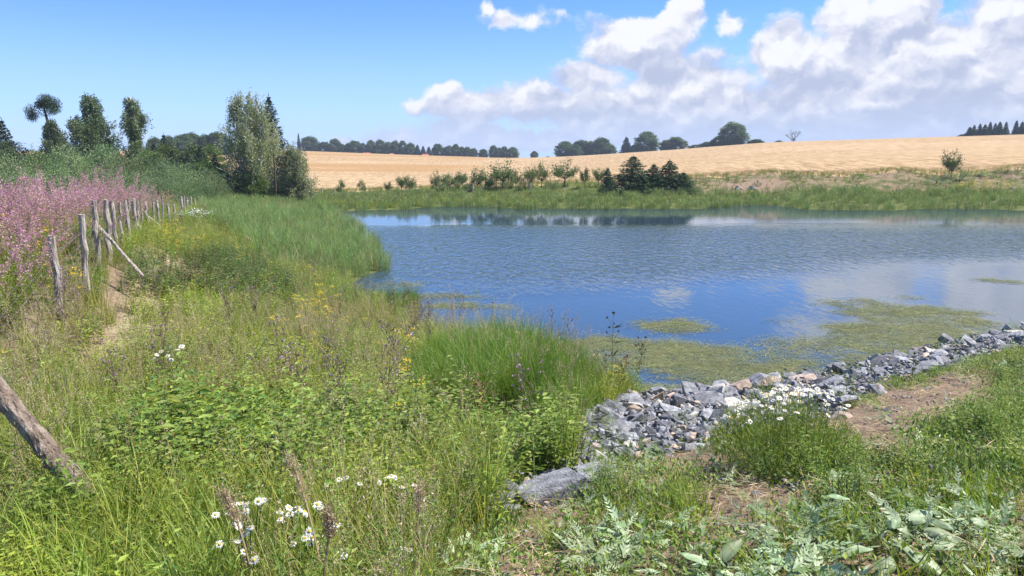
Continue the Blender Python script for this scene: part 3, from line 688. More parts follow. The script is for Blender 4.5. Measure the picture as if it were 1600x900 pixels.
# far reeds on the opposite shore
c = cand(-24, 75, 50, 64, 2.4); far_ok = (c[2] > -.22) & ((c[4] < 331)) & (c[1] < 63.5)
c = keep(c, far_ok)
scatter('far_reed_belt', PR['reedfar'], c[0], c[1], np.maximum(c[2], 0), U_(.45, .8, len(c[0]))*np.clip(.62+(c[1]-52)/30, .5, .80), 'long belt of green reeds along the opposite shore', 'reeds', tilt=.05)
# bank growth behind the reeds
c = cand(-22, 75, 61, 72, 8.0); c = keep(c, rng.random(len(c[0])) > .85*np.exp(-(((c[0]-21.5)/4.0)**2+((c[1]-65.5)/2.2)**2))); k_ = rng.random(len(c[0])); sp = fbm(c[0], c[1], .35)
s = (k_ < .40) & (sp > .44) | (c[1] > 69.6) & (k_ < .6)
scatter('bank_grass', PR['grass'], c[0][s], c[1][s], c[2][s], .62, 'rough green grass on the bank below the wheat', 'grass')
s = (k_ > .62) & (sp < .62) & (c[0] > -4)
scatter('bank_hay', PR['dry'], c[0][s], c[1][s], c[2][s], .7, 'faded hay lying on the far bank', 'hay', tilt=.6)
s = (k_ > .5) & (k_ < .72) & (sp > .5)
scatter('bank_herbs', PR['herbdark'], c[0][s], c[1][s], c[2][s], 1.1, 'dark weeds dotting the far bank', 'weeds')
c = cand(36, 56, 60, 67, 6); b_ = blob(c[3], c[4], [(1545, 299, 50, 8), (1420, 296, 20, 3)], .4); c = keep(c, b_ > .2)
scatter('far_yellow_flowers', PR['yellow'], c[0], c[1], c[2], 1.1, 'patch of yellow flowers low on the far right bank', 'flowers')
c = cand(-24, 75, 70, 73, 9); c = keep(c, (c[0] > -22))
scatter('wheat_edge', PR['wheat'], c[0], c[1]+.8, H(c[0], c[1]+.8)-.28, U_(.4, .62, len(c[0])), 'ripe wheat stalks standing along the near field edge', 'wheat')
# fireweed left of the fence
c = cat3(cand(-11, -3, 5, 12, 20), cand(-20, -5, 12, 24, 14), cand(-34, -9, 24, 46, 5)); zc = zone(c); m = zc['fire'] & zc['land'] & (c[1] > 5.6)
k_ = rng.random(len(c[0])); sp = fbm(c[0], c[1], .5); g1 = np.clip((c[1]-4)/5, .6, 1)
s = m & (k_ < .42*g1) & (c[1] < 34)
scatter('fireweed', PR['fire'], c[0][s], c[1][s], c[2][s], U_(.7, 1.1, s.sum())*(.72+.75*fbm(c[0][s], c[1][s], .45))*np.clip(1.15-c[1][s]/60, .6, 1)*1.06, 'tall pink fireweed massed behind the fence', 'fireweed')
s = m & (k_ > .50) & (k_ < .80)
scatter('grass_behind_fence', PR['grass'], c[0][s], c[1][s], c[2][s], 1.2, 'green grass under the pink fireweed', 'grass')
s = m & (k_ > .72) & (k_ < .88)
scatter('herbs_behind_fence', PR['narrow'], c[0][s], c[1][s], c[2][s], 1.5, 'green herbs growing among the fireweed', 'herbs')
s = m & (k_ > .86) & (k_ < .92)
scatter('yellow_flowers_behind_fence', PR['yellow'], c[0][s], c[1][s], c[2][s], 1.25, 'yellow flowers growing behind the nearest fence posts', 'flowers')
s = m & (k_ > .91) & (c[1] < 24)
scatter('dry_grass_behind_fence', PR['panicle'], c[0][s], c[1][s], c[2][s], 1.05, 'tan seeding grass among the fireweed', 'grass')
# ---- right hand bare bank
c = cat3(cand(-2, 6, 1.6, 6, 130), cand(-2, 10, 6, 12, 60)); zc = zone(c); c = keep(c, zc['right'] & zc['land']); x, y, z, u, v = c
k_ = rng.random(len(x)); sp = fbm(x, y, 1.4); sp2 = fbm(x+9, y+5, .9)
BARE = blob(u, v, [(1085, 725, 110, 28), (1330, 665, 150, 34), (1440, 640, 90, 36), (880, 812, 46, 26), (1180, 790, 110, 30), (1000, 760, 60, 20), (1380, 700, 50, 24), (1500, 610, 60, 20)], .6)
MUG = blob(u, v, [(960, 880, 200, 40), (1330, 850, 260, 55), (1500, 880, 160, 60), (1230, 900, 200, 40)], .6)
WEED = blob(u, v, [(1480, 720, 180, 80), (1560, 600, 80, 40), (1250, 740, 110, 50), (960, 800, 50, 50), (1350, 780, 120, 40)], .6)
cover = rng.random(len(x)) > BARE*1.05
def put(nm, k, s, sc, lb, ct, tilt=.15): scatter(nm, PR[k], x[s], y[s], z[s], sc*U_(.7, 1.2, s.sum()), lb, ct, tilt=tilt)
put('straw_litter', 'litter', k_ < .17, 1.0, 'broken straw and dead stems lying on the bare soil', 'straw')
put('low_bank_herbs', 'low', cover & (k_ > .15) & (k_ < .42), 1.15, 'low green herbs creeping over the bare right bank', 'herbs')
put('dark_bank_herbs', 'lowd', cover & (k_ > .36) & (k_ < .46+.2*WEED) & (MUG < .8), 1.0, 'darker small-leaved weeds on the right bank', 'herbs')
put('short_bank_grass', 'fine', cover & (k_ > .55) & (k_ < .72) & (sp > .42), .9, 'short grass sprouting on the right bank', 'grass')
put('mugwort', 'mug', (k_ > .62) & (rng.random(len(x)) < .10+.75*MUG), .66, 'pale silvery cut mugwort leaves strewn across the right foreground', 'mugwort', .3)
put('bank_weeds', 'narrow', cover & (k_ > .95-.06*WEED) & (sp2 > .38) & (WEED > .1), .62, 'narrow-leaved green weeds standing on the right bank', 'weeds')
put('bank_tall_herbs', 'herb', cover & (k_ > .88) & (k_ < .93) & (WEED > .15), .55, 'leafy green weeds standing on the right bank', 'weeds')
# ------------------------------------------------------------------ floating pondweed
g = Geo(); xs = np.arange(-9, 20, .16); ys = np.arange(8.5, 30, .16); GX, GY = np.meshgrid(xs, ys, indexing='ij'); nx, ny = GX.shape
ii = np.arange(nx*ny).reshape(nx, ny); fq = np.stack([ii[:-1, :-1], ii[1:, :-1], ii[1:, 1:], ii[:-1, 1:]], -1).reshape(-1, 4)
MATP = [(850, 560), (880, 528), (960, 520), (1010, 524), (1080, 527), (1130, 523), (1190, 519), (1260, 521), (1310, 517), (1290, 508), (1350, 500), (1420, 503), (1480, 508), (1540, 512), (1640, 508), (1640, 540), (1400, 580), (1100, 625), (980, 630)]
MATB = [(1055, 511, 84, 15), (1335, 474, 66, 9), (1400, 487, 130, 13), (1500, 490, 60, 6), (1420, 467, 30, 3), (1565, 440, 60, 4), (1216, 501, 9, 2.2), (690, 470, 100, 22), (625, 446, 60, 9), (770, 483, 60, 9), (1480, 505, 110, 12), (655, 497, 60, 14), (1390, 498, 60, 10)]
def matmask(x, y):
    u, v = proj(x, y, x*0); w = np.zeros(len(x))
    du = (fbm(x, y, .9)-.5)*60; dv = (fbm(x+50, y, .9)-.5)*26
    a = inpoly(u+du, v+dv*.5, MATP).astype(float)
    for k in (4, 8): a = np.minimum(a, .5*a+.5*inpoly(u+du, v+dv*.5+k*-.6, MATP))
    b = blob(u+du*.4, v+dv*.35, MATB, .7)
    b = np.where(u < 860, b*.75, b)
    return np.maximum(a*np.clip(.28+1.15*fbm(x, y, .45), 0, 1)*(.8+.35*fbm(x*.6, y*2, 1.3)), b*(.5+.8*fbm(x, y, .8)))
mk = matmask(GX.ravel(), GY.ravel())
wm_ = bpy.data.materials.new('pondweed_film'); wm_.use_nodes = True; t = wm_.node_tree; t.nodes.clear()
co = N(t, 'ShaderNodeTexCoord').outputs['Object']; mp = N(t, 'ShaderNodeMapping', ins={'Vector': co, 'Scale': (.55, 2.6, 1), 'Rotation': (0, 0, .07)}).outputs[0]
fa = NZ(t, mp, 5.5, 6, .75, .5); fb = NZ(t, mp, 1.1, 5, .6)
at = N(t, 'ShaderNodeAttribute', attribute_name='cover').outputs['Fac']
al = MR(t, M_(t, 'ADD', M_(t, 'ADD', fa, M_(t, 'MULTIPLY', fb, .5)), M_(t, 'MULTIPLY', at, .62)), 1.29, 1.46)
c = RAMP(t, fb, [(.3, (.045, .07, .03)), (.5, (.09, .11, .04)), (.68, (.16, .145, .07))])
d_ = N(t, 'ShaderNodeBsdfPrincipled', ins={'Base Color': c, 'Roughness': .6, 'Specular IOR Level': .3})
tr_ = N(t, 'ShaderNodeBsdfTransparent'); mx = N(t, 'ShaderNodeMixShader', ins={0: M_(t, 'MULTIPLY', al, .8), 1: tr_.outputs[0], 2: d_.outputs[0]}); o = N(t, 'ShaderNodeOutputMaterial'); t.links.new(mx.outputs[0], o.inputs[0])
fm = (mk[fq] > .05).any(1)
g.add(np.stack([GX.ravel(), GY.ravel(), GX.ravel()*0+.006], 1), fq[fm]); o = g.obj('pondweed_film', wm_)
a_ = o.data.attributes.new('cover', 'FLOAT', 'POINT'); a_.data.foreach_set('value', mk)
tag(o, 'olive film of pondweed lying on the shallow water by the rocks', 'pondweed', kind='stuff')
MAT['weed'] = leafmat('pondweed_strands', (.11, .14, .045), (.31, .30, .11), .1)
def g_weed(n=46, r=.35):
    g = Geo(); b = disk(n, r); b[:, 2] = rng.random(n)*.012
    g.leaves(b, np.stack([rng.normal(size=n)+.8, rng.normal(size=n)*.6, rng.normal(size=n)*.03], 1), U_(.10, .36, n), U_(.004, .012, n), up=np.array([0, 0, 2.5])); return g
PR['weed'] = protos('pondweed_strand', [(g_weed(), [MAT['weed']]) for _ in range(4)])
n = 30000; x = U_(-8, 19, n); y = U_(8.5, 28, n); k = rng.random(n) < (matmask(x, y)*(.45*fbm(x, y, 1.6)+.75*fbm(x*.5, y*2.2, 1.2))*1.6-.44); x, y = x[k], y[k]
scatter('pondweed_strands', PR['weed'], x, y, x*0+.008, U_(.6, 1.2, len(x)), 'yellow-green pondweed strands floating in ragged mats', 'pondweed', tilt=0)
def g_gravel(n=16, r=.22):
    g = Geo()
    for i in range(n):
        c = disk(1, r)[0]; s = rng.uniform(.012, .045); ph = rng.normal(size=(8, 3)); ph /= np.linalg.norm(ph, axis=1, keepdims=True)
        bm = bmesh.new(); [bm.verts.new(p*s*[1, 1, .7]+c+[0, 0, s*.4]) for p in ph]; r_ = bmesh.ops.convex_hull(bm, input=bm.verts)
        bm.verts.ensure_lookup_table(); bm.faces.ensure_lookup_table()
        g.add([tuple(v.co) for v in bm.verts], [[v.index for v in f.verts] for f in bm.faces], mat=rng.choice([0, 0, 0, 0, 0, 1, 1, 2])); bm.free()
    return g
PR['gravel'] = protos('gravel_bed', [(g_gravel(), [MAT['rockgrey'], MAT['rockdark'], MAT['rocktan']]) for _ in range(4)])
c = cat3(cand(-1, 10, 4, 8, 26), cand(-1, 16, 8, 20, 20)); zc = zone(c); c = keep(c, zc['rock'])
scatter('gravel', PR['gravel'], c[0], c[1], c[2], U_(.8, 1.3, len(c[0])), 'small grey rubble filling the gaps between the shore rocks', 'gravel', tilt=.2)
c = cat3(cand(-1, 10, 4, 8, 9), cand(-1, 16, 8, 20, 7)); zc = zone(c); c = keep(c, zc['rock']); k_ = rng.random(len(c[0]))
for nm, kk, lo, hi, lb in (('rock_gap_grass', 'fine', 0, .35, 'thin grass growing in gaps of the rock band'), ('rock_gap_herbs', 'narrow', .35, .5, 'green weeds rooted between the shore rocks'), ('rock_gap_straw', 'litter', .5, .7, 'dead straw caught between the shore rocks')):
    s = (k_ >= lo) & (k_ < hi) & (fbm(c[0], c[1], 1.1) > .45); scatter(nm, PR[kk], c[0][s], c[1][s], c[2][s], U_(.5, .9, s.sum()), lb, 'weeds')
# a few soil clods and pebbles on the bare bank
c = cand(-1, 9, 2.4, 12, 7); zc = zone(c); c = keep(c, zc['right'])
scatter('soil_pebbles', PR['gravel'], c[0], c[1], c[2]-.01, .45, 'scattered pebbles and clods on the bare soil', 'pebbles', tilt=.3)

# ------------------------------------------------------------------ rocks
def rock_mesh(kind, mat):
    bm = bmesh.new(); n = 15; sx, sy, sz = {'block': (1, .8, .62), 'slab': (1, .8, .32), 'wedge': (1, .62, .55)}[kind]
    for i in range(n):
        v = Vector(rng.normal(size=3)).normalized(); k = rng.uniform(.75, 1.0)
        m_ = max(abs(v.x), abs(v.y), abs(v.z)); v = v.lerp(v/m_*.8, .55)*k
        bm.verts.new((v.x*sx*.5, v.y*sy*.5, v.z*sz*.5))
    r_ = bmesh.ops.convex_hull(bm, input=bm.verts)
    bmesh.ops.delete(bm, geom=[v for v in bm.verts if not v.link_faces], context='VERTS')
    bmesh.ops.dissolve_limit(bm, angle_limit=.16, verts=bm.verts, edges=bm.edges)
    bmesh.ops.bevel(bm, geom=list(bm.edges), offset=.010, segments=1, affect='EDGES', clamp_overlap=True)
    bmesh.ops.triangulate(bm, faces=bm.faces)
    bmesh.ops.subdivide_edges(bm, edges=bm.edges, cuts=1)
    from mathutils import noise
    for v in bm.verts: v.co += Vector((noise.noise(v.co*5), noise.noise(v.co*5+Vector((9, 0, 0))), noise.noise(v.co*5+Vector((0, 9, 0)))))*.018
    me = bpy.data.meshes.new('rock_'+kind); bm.to_mesh(me); bm.free(); me.materials.append(mat); return me
RM = {}
for mk_ in ('rockgrey', 'rockdark', 'rockpale', 'rocktan'):
    RM[mk_] = [(k_, rock_mesh(k_, MAT[mk_])) for k_ in ('block', 'block', 'slab', 'slab', 'wedge', 'block')]
def rock(x, y, z, s, me, rot, label, group=None, sc=(1, 1, 1), name='shore_rock'):
    o = bpy.data.objects.new(name, me); o.location = (x, y, z); o.rotation_euler = rot; o.scale = [s*q_ for q_ in sc]; ROOT.objects.link(o)
    return tag(o, label, 'rock', group)
BIG = [  # px, py of the base, width px, kind index, material, label, (sx,sy,sz), tilt
    (868, 782, 118, 1, 'rockgrey', 'largest flat-topped grey rock at the near end of the rock band', (1, .8, .95), (.12, -.06)),
    (912, 778, 50, 1, 'rockdark', 'dark-faced block leaning against the largest grey rock', (1, .8, 1.5), (.1, .1)),
    (790, 792, 74, 4, 'rockgrey', 'grey rock half sunk in grass left of the largest rock', (1, 1, 1), (.1, .2)),
    (935, 748, 80, 2, 'rockgrey', 'flat grey slab just behind the dark-faced block', (1, .7, 1.2), (.05, 0)),
    (944, 726, 50, 4, 'rockpale', 'cream triangular stone standing among the near grey rocks', (1.1, .6, .9), (.2, .5)),
    (979, 706, 44, 1, 'rockpale', 'yellowish stone beside the rusty broken stones', (1, .8, .9), (.2, -.2)),
    (1002, 708, 40, 3, 'rocktan', 'rust-orange splintered stone right of the yellowish stone', (1, .5, 1.6), (.6, .3)),
    (1000, 722, 30, 4, 'rocktan', 'small rust-brown shard below the yellowish stone', (1.2, .5, 1), (.3, .7)),
    (961, 642, 24, 0, 'rockpale', 'round pale stone at the top left edge of the rocks by the sedge', (1, .9, 1.5), (.1, .1)),
    (1056, 634, 48, 1, 'rockdark', 'dark humped rock at the waterline, first big one from the sedge', (1, .8, 1.3), (.1, .2)),
    (1122, 668, 54, 0, 'rockgrey', 'tall pointed grey rock left of the daisy clump', (.9, .8, 1.9), (.3, .15)),
    (1108, 634, 60, 2, 'rockgrey', 'wide light grey rock at the waterline above the tall pointed rock', (1, .8, 1.6), (.15, 0)),
    (1020, 660, 26, 0, 'rockpale', 'small square off-white stone in the middle of the near rocks', (1, .8, 1.3), (.2, .1)),
    (1062, 645, 30, 3, 'rockpale', 'narrow white-topped slab behind the square off-white stone', (1.2, .6, 1), (.1, .2)),
    (1026, 694, 50, 3, 'rockgrey', 'flat brownish-grey slab right of the rusty stones', (1, .7, 1.5), (.05, .1)),
    (1088, 690, 46, 1, 'rocktan', 'tan flat stone below the tall pointed rock', (1.1, .7, .7), (.1, .1)),
    (917, 668, 34, 0, 'rockgrey', 'light grey rock at the left tip of the band beside green weeds', (1, .8, 1.1), (.2, .3)),
    (926, 684, 28, 3, 'rocktan', 'small brown stone under the left tip rock', (1, .8, 1.2), (.1, 0)),
    (1314, 658, 48, 0, 'rocktan', 'dusty brown boulder on bare soil right of the daisy clump', (1, .8, .7), (.1, .1)),
    (1182, 775, 24, 0, 'rockgrey', 'single small grey stone sitting in weeds below the daisies', (1, .8, 1.0), (.1, .2)),
    (1418, 594, 26, 4, 'rocktan', 'reddish-brown stone at the soil edge of the far rocks', (1.2, .7, 1), (.1, 0)),
    (1240, 596, 32, 3, 'rocktan', 'brown-topped slab at the waterline between grey rocks', (1, .8, 1), (.1, 0)),
    (1530, 545, 22, 0, 'rockpale', 'pale brown stone near the right end of the rock band', (1, .8, 1.2), (.3, .2)),
]
placed = []
for (px, py, wpx, ki, mk_, lb, sc_, tl_) in BIG:
    p = P(px, py, 1.2)
    for _ in range(6): p = P(px, py, H1(p.x, p.y))
    s = wpx/F*p.y*(1.3 if wpx > 70 else 1.12); placed.append((p.x, p.y, s*.42))
    rock(p.x, p.y, p.z+s*(.10 if wpx > 70 else .14), s, RM[mk_][ki][1], (tl_[0], tl_[1], rng.uniform(-.4, .4)), lb, sc=sc_, name='boulder' if wpx > 70 else 'shore_rock')
c = cat3(cand(-2, 9, 4, 8, 160), cand(-1, 17, 8, 20, 150)); zc = zone(c); c = keep(c, zc['rock'])
cnt = 0
def where(u):
    for lim, tx in ((900, 'near largest rock'), (1000, 'beside cream stone'), (1100, 'left of tall rock'), (1250, 'behind daisy bush'), (1400, 'right of daisies'), (1500, 'in far band'), (9999, 'at far right end')):
        if u < lim: return tx
pw = np.array([float(np.clip(rng.lognormal(math.log(19 if u < 1150 else (15 if u < 1350 else 12)), .58), 9, 54)) for u in c[3]])
seen = {}
for j in np.argsort(-pw*(.8+.4*rng.random(len(pw)))):
    x, y, u = c[0][j], c[1][j], c[3][j]; s = min(pw[j]/F*y, .5)
    if cnt >= 180 and rng.random() < .6 and u > 1250: continue
    if any((x-a)**2+(y-b)**2 < (r_+s*.36)**2 for a, b, r_ in placed): continue
    placed.append((x, y, s*.36)); cnt += 1; pxw = pw[j]
    mk_ = rng.choice(['rockgrey', 'rockdark', 'rockpale', 'rocktan'], p=[.62, .24, .05, .09]); k_, me = RM[mk_][rng.integers(0, 6)]
    size = 'small' if pxw < 20 else ('middle-sized' if pxw < 32 else 'large')
    colr = {'rockgrey': 'light grey', 'rockdark': 'dark grey', 'rockpale': 'off-white', 'rocktan': 'rusty tan'}[mk_]
    shp = {'block': 'angular rock', 'slab': 'flat slab', 'wedge': 'wedge-shaped rock'}[k_]
    band_ = 'at waterline' if c[2][j] < .35 else ('on mid slope' if c[2][j] < .8 else 'by soil edge')
    lb = f"{size} {colr} {shp} {band_} {where(u)}"
    o = rock(x, y, c[2][j]+s*rng.uniform(.02, .20), s*1.2, me, (rng.normal()*.35, rng.normal()*.35, rng.random()*6.28), lb, 'broken rocks lining the shore', sc=(1, rng.uniform(.75, 1.1), rng.uniform(.5, 1.1)))
    seen.setdefault(lb, []).append((u, o))
    if cnt >= 285: break
for lb, L in seen.items():
    L.sort(key=lambda q_: q_[0])
    if len(L) > 1:
        for i, (u, o) in enumerate(L): o['label'] = lb+', '+ORD[i]+' from left'
print('rocks', cnt)

# ------------------------------------------------------------------ fence, poles, log
fence = empty('post_fence', (-6.1, 9.9, H1(-6.1, 9.9)))
tag(fence, 'weathered grey wooden post and wire netting fence running away on the left', 'fence')
FL = Matrix.Translation(-fence.location)
POSTS = [(-22, 6, 492, 7.2, .045, 640), (80, 101, 368, 9.9, .062, 525), (127, 139, 335, 10.9, .055, 490), (146, 157, 313, 12.6, .06, 440), (165, 172, 312, 13.6, .06, 412), (174, 183, 314, 14.6, .055, 405),
         (195, 203, 313, 17, .05, 382), (208, 213, 310, 18.2, .06, 380), (214, 216, 314, 19.2, .05, 372), (226, 233, 315, 21.5, .055, 360), (245, 248, 313, 24.5, .055, 350), (262, 265, 319, 27.5, .055, 343),
         (271, 274, 319, 29.5, .055, 338), (283, 284, 307, 33, .07, 333), (281, 282, 317, 36, .06, 330), (292, 293, 309, 38, .06, 327), (298, 298, 307, 40, .06, 325), (304, 305, 309, 42.5, .06, 322), (309, 310, 306, 45, .06, 320),
         (315, 315, 304, 47, .06, 318), (320, 321, 302, 49, .06, 317), (326, 326, 303, 51, .06, 316), (331, 332, 301, 53, .06, 315), (337, 337, 300, 55, .06, 314), (343, 343, 299, 57, .06, 313), (350, 352, 296, 59, .07, 312)]
POSTS += [(px_, px_+3, 314-(px_-150)*.05+rng.uniform(-3, 4), d_, .035, 380) for px_, d_ in ((187, 15.8), (200, 17.6), (220, 20.2), (239, 22.6), (253, 25.8), (288, 34.5))]
POSTS.sort(key=lambda q_: q_[3]); POSTS = [(a_, b_, c_, d_, r_*.86, e_) for a_, b_, c_, d_, r_, e_ in POSTS]
ptops = []
def rough_tube(g, a, b, r0, r1, k=9, sides=9, bend=.01, rj=.12):
    a = Vector(a); b = Vector(b); pts = []; rad = []
    for i in range(k+1):
        t_ = i/k; pts.append(a.lerp(b, t_)+Vector(rng.normal(size=3))*bend*(0 < i < k)); rad.append((r0+(r1-r0)*t_)*(1+rng.normal()*rj*.5))
    g.tube(pts, rad, sides)
    v = g.v[-2]; v += rng.normal(size=v.shape)*r0*rj*.5
for i, (tx, bx, ty, dp, r_, by) in enumerate(POSTS):
    top = PD(tx, ty, dp); x = PD(bx, by, dp).x; zb = min(H1(x, dp), PD(bx, by, dp).z)-.15
    g = Geo(); rough_tube(g, (x, dp, zb), top, r_*1.05, r_*.9)
    o = g.obj('post', MAT['post'], fence); o.data.transform(FL)
    if i == 1: tag(o, 'nearest full-height post with a pale sawn top')
    ptops.append((Vector((x, dp, zb+.15)), top))
g = Geo()
for i in range(len(ptops)-1):
    (b0_, t0), (b1_, t1) = ptops[i], ptops[i+1]
    if i > 14: nh = 4
    else: nh = 9
    for k in range(nh):
        f_ = .04+k*.9/(nh-1); a = b0_.lerp(t0, f_); b = b1_.lerp(t1, f_); m_ = a.lerp(b, .5)-Vector((0, 0, .015))
        g.tube([a, m_, b], .0013, 3, cap=False)
    if i <= 9:
        L_ = (b1_-b0_).length; nn = max(2, int(L_/.18))
        for k in range(nn):
            f_ = (k+.5)/nn; g.tube([b0_.lerp(b1_, f_)+Vector((0, 0, .03)), t0.lerp(t1, f_)-Vector((0, 0, .08))], .0011, 3, cap=False)
o = g.obj('netting', MAT['wire'], fence); o.data.transform(FL)
def pole(name, a, b, r0, r1, label, cat, mat='log', k=10, bend=.012, sides=10, rj=.14):
    g = Geo(); a = Vector(a); b = Vector(b)
    rough_tube(g, Vector(), b-a, r0, r1, k, sides, bend, rj); o = g.obj(name, MAT[mat]); o.location = a; return tag(o, label, cat)
pole('brace_pole', PD(224, 432, 12.0), PD(151, 352, 12.7), 0.026, .03, 'long thin pole leaning from the fence down onto the slope, nearest brace', 'pole', 'post', k=6, bend=.006)
pole('brace_pole', PD(264, 369, 21.5), PD(231, 338, 22.0), .035, .03, 'crooked brace pole leaning right from a mid-distance fence post', 'pole', 'post', k=6, bend=.02)
pole('brace_pole', PD(231, 371, 18.5), PD(213, 349, 18.8), .028, .028, 'short brace pole between the two longer leaning ones', 'pole', 'post', k=6, bend=.01)
# big leaning log in the near left corner
a = PD(156, 803, 3.85); b = PD(-60, 560, 3.95); g = Geo(); k = 26; pts = []; rad = []
for i in range(k+1):
    t_ = i/k; pts.append((b-a)*t_+Vector((0, 0, .05*math.sin(t_*3)+.01*math.sin(t_*11)))+Vector(rng.normal(size=3))*.003); rad.append((.050+.012*t_)*(1+.10*math.sin(t_*9)+rng.normal()*.03))
g.tube(pts, rad, 18); vv = g.v[-2]; vv += rng.normal(size=vv.shape)*.0025
o = g.obj('leaning_log', MAT['log'], smooth=False); o.location = a; tag(o, 'thick dead log with peeling grey bark leaning in from the left edge', 'log')
g = Geo(); g.tube([(-.0, -.035, .03), (.03, -.075, .055)], [.016, .011], 8); g.obj('branch_stub', MAT['log'], o)

# ------------------------------------------------------------------ air between here and the skyline
zmin = float(Z.min())-1.0
hb = Geo(); e_ = 1300.0; ztop = 34.0
hb.add([(-e_, -e_, zmin), (e_, -e_, zmin), (e_, e_, zmin), (-e_, e_, zmin), (-e_, -e_, ztop), (e_, -e_, ztop), (e_, e_, ztop), (-e_, e_, ztop)],
       [[0, 3, 2, 1], [4, 5, 6, 7], [0, 1, 5, 4], [1, 2, 6, 5], [2, 3, 7, 6], [3, 0, 4, 7]])
hm = bpy.data.materials.new('summer_air'); hm.use_nodes = True; t = hm.node_tree; t.nodes.clear()
pv = N(t, 'ShaderNodeVolumePrincipled'); pv.inputs['Color'].default_value = (.75, .85, 1, 1); pv.inputs['Density'].default_value = .0003
o_ = N(t, 'ShaderNodeOutputMaterial'); t.links.new(pv.outputs[0], o_.inputs['Volume']); tag(hb.obj('haze', hm), kind='stuff')
# ------------------------------------------------------------------ daisies
def flower_mesh(r=.019, npet=13):
    g = Geo()
    for i in range(npet):
        a = 2*math.pi*i/npet+rng.normal()*.06; d = np.array([[math.cos(a), math.sin(a), rng.uniform(-.35, .1)]])
        g.leaves(d*r*.25*[1, 1, 0], d, r*.85, r*.42, mat=0, up=np.array([0, 0, 4.0]))
    vs = [(0, 0, r*.32)]+[(math.cos(a)*r*q_, math.sin(a)*r*q_, zq) for q_, zq in ((.22, r*.25), (.36, .002)) for a in [i*math.pi/4 for i in range(8)]]
    fs = [[0, 1+i, 1+(i+1) % 8] for i in range(8)]
    g.add(vs, fs+[], mat=1); n0 = g.n-17
    g.f.append(np.array([[1+i, 9+i, 9+(i+1) % 8, 1+(i+1) % 8] for i in range(8)])+n0); g.mi.append(np.full(8, 1))
    return g.mesh('flower', [MAT['petal'], MAT['disc']])
FM = [flower_mesh() for _ in range(4)]
def daisy_plant(name, heads, base, label, group=None, fol=40, r=.12, fsc=1.0, spread=.25):
    e = empty(name, base); tag(e, label, 'flowers', group)
    g = Geo()
    for h_ in heads:
        v = Vector(h_)-Vector(base); b = Vector((v.x*spread, v.y*spread, 0)); g.tube(bezier(b, (v.x*(.3+.7*spread), v.y*(.3+.7*spread), v.z*.6), v, 4), [.0025 if spread < .5 else .0013]*5, 3, cap=False, mat=1)
        nn = 10; tt = rng.random(nn)*.8; c = np.array([tuple(b.lerp(v, q_)) for q_ in tt]); c[:, 2] = np.maximum(c[:, 2], .0)
        g.leaves(c, rng.normal(size=(nn, 3))+[0, 0, .6], U_(.02, .05, nn), .005, mat=0)
    if fol:
        c = disk(fol, r); hh = .3*(1-.6*(np.hypot(c[:, 0], c[:, 1])/r)**2); c[:, 2] = rng.random(fol)*hh
        g.leaves(c, rng.normal(size=(fol, 3))*.6+[0, 0, .8], U_(.03, .07, fol), .006, mat=0)
    g.obj('foliage', [MAT['herb'], MAT['stem']], e)
    for h_ in heads:
        o = bpy.data.objects.new('flower', FM[rng.integers(0, 4)]); o.parent = e; o.location = Vector(h_)-Vector(base)
        o.rotation_euler = (rng.normal()*.3+.35, rng.normal()*.3, rng.random()*.5); s = fsc*rng.uniform(.8, 1.2); o.scale = (s, s, s); ROOT.objects.link(o)
    return e
def heads_at(L, depth, jit=.12): return [tuple(PD(px, py, depth+rng.uniform(-jit, jit))) for px, py in L]
def base_of(hs): m_ = np.mean(np.array(hs), 0); return (m_[0], m_[1]+.05, H1(m_[0], m_[1]+.05))
for (L, dp, lb, sc_) in [
    ([(337, 804), (358, 802), (366, 788), (376, 786), (384, 788), (404, 783), (410, 781), (384, 799), (370, 815)], 2.95, 'white daisies in front of the log tip, leftmost bunch at the bottom', 1),
    ([(373, 822), (391, 824), (383, 833), (371, 845), (381, 862), (343, 850), (397, 875)], 2.6, 'white daisies below the leftmost bunch, near the bottom edge', 1),
    ([(437, 800), (452, 793), (453, 803), (465, 792), (467, 798), (438, 811), (440, 815), (476, 800), (478, 804), (496, 788), (500, 793)], 3.05, 'dense bunch of daisies right of the leftmost bunch', 1),
    ([(484, 830), (475, 841), (459, 849), (487, 848), (515, 820), (526, 820), (488, 840)], 2.8, 'loose daisies below the dense bunch at bottom centre-left', 1),
    ([(530, 749), (541, 746), (563, 755), (510, 757), (593, 754)], 3.7, 'sparse row of daisies at the foot of the broad-leaved bushes', 1),
    ([(605, 746), (612, 744), (618, 746), (619, 762), (628, 761), (649, 748), (636, 771)], 3.7, 'daisies with yellowing petals left of the boulder, upper bunch', 1),
    ([(648, 758), (655, 766), (661, 779), (664, 786), (663, 791), (650, 775)], 3.6, 'short column of daisies nearest the boulder', 1),
    ([(630, 856), (640, 859), (538, 868)], 2.7, 'three tiny daisies low in the grass at bottom centre', .8),
    ([(245, 554), (252, 549), (262, 556), (278, 546), (284, 541), (268, 562), (240, 560), (272, 587)], 7.2, 'white flowers on the slope below the fence sand patch', 1.5)]:
    hs = heads_at(L, dp); daisy_plant('daisy_plant', hs, base_of(hs), lb, 'daisies in the meadow', fsc=sc_*.95)
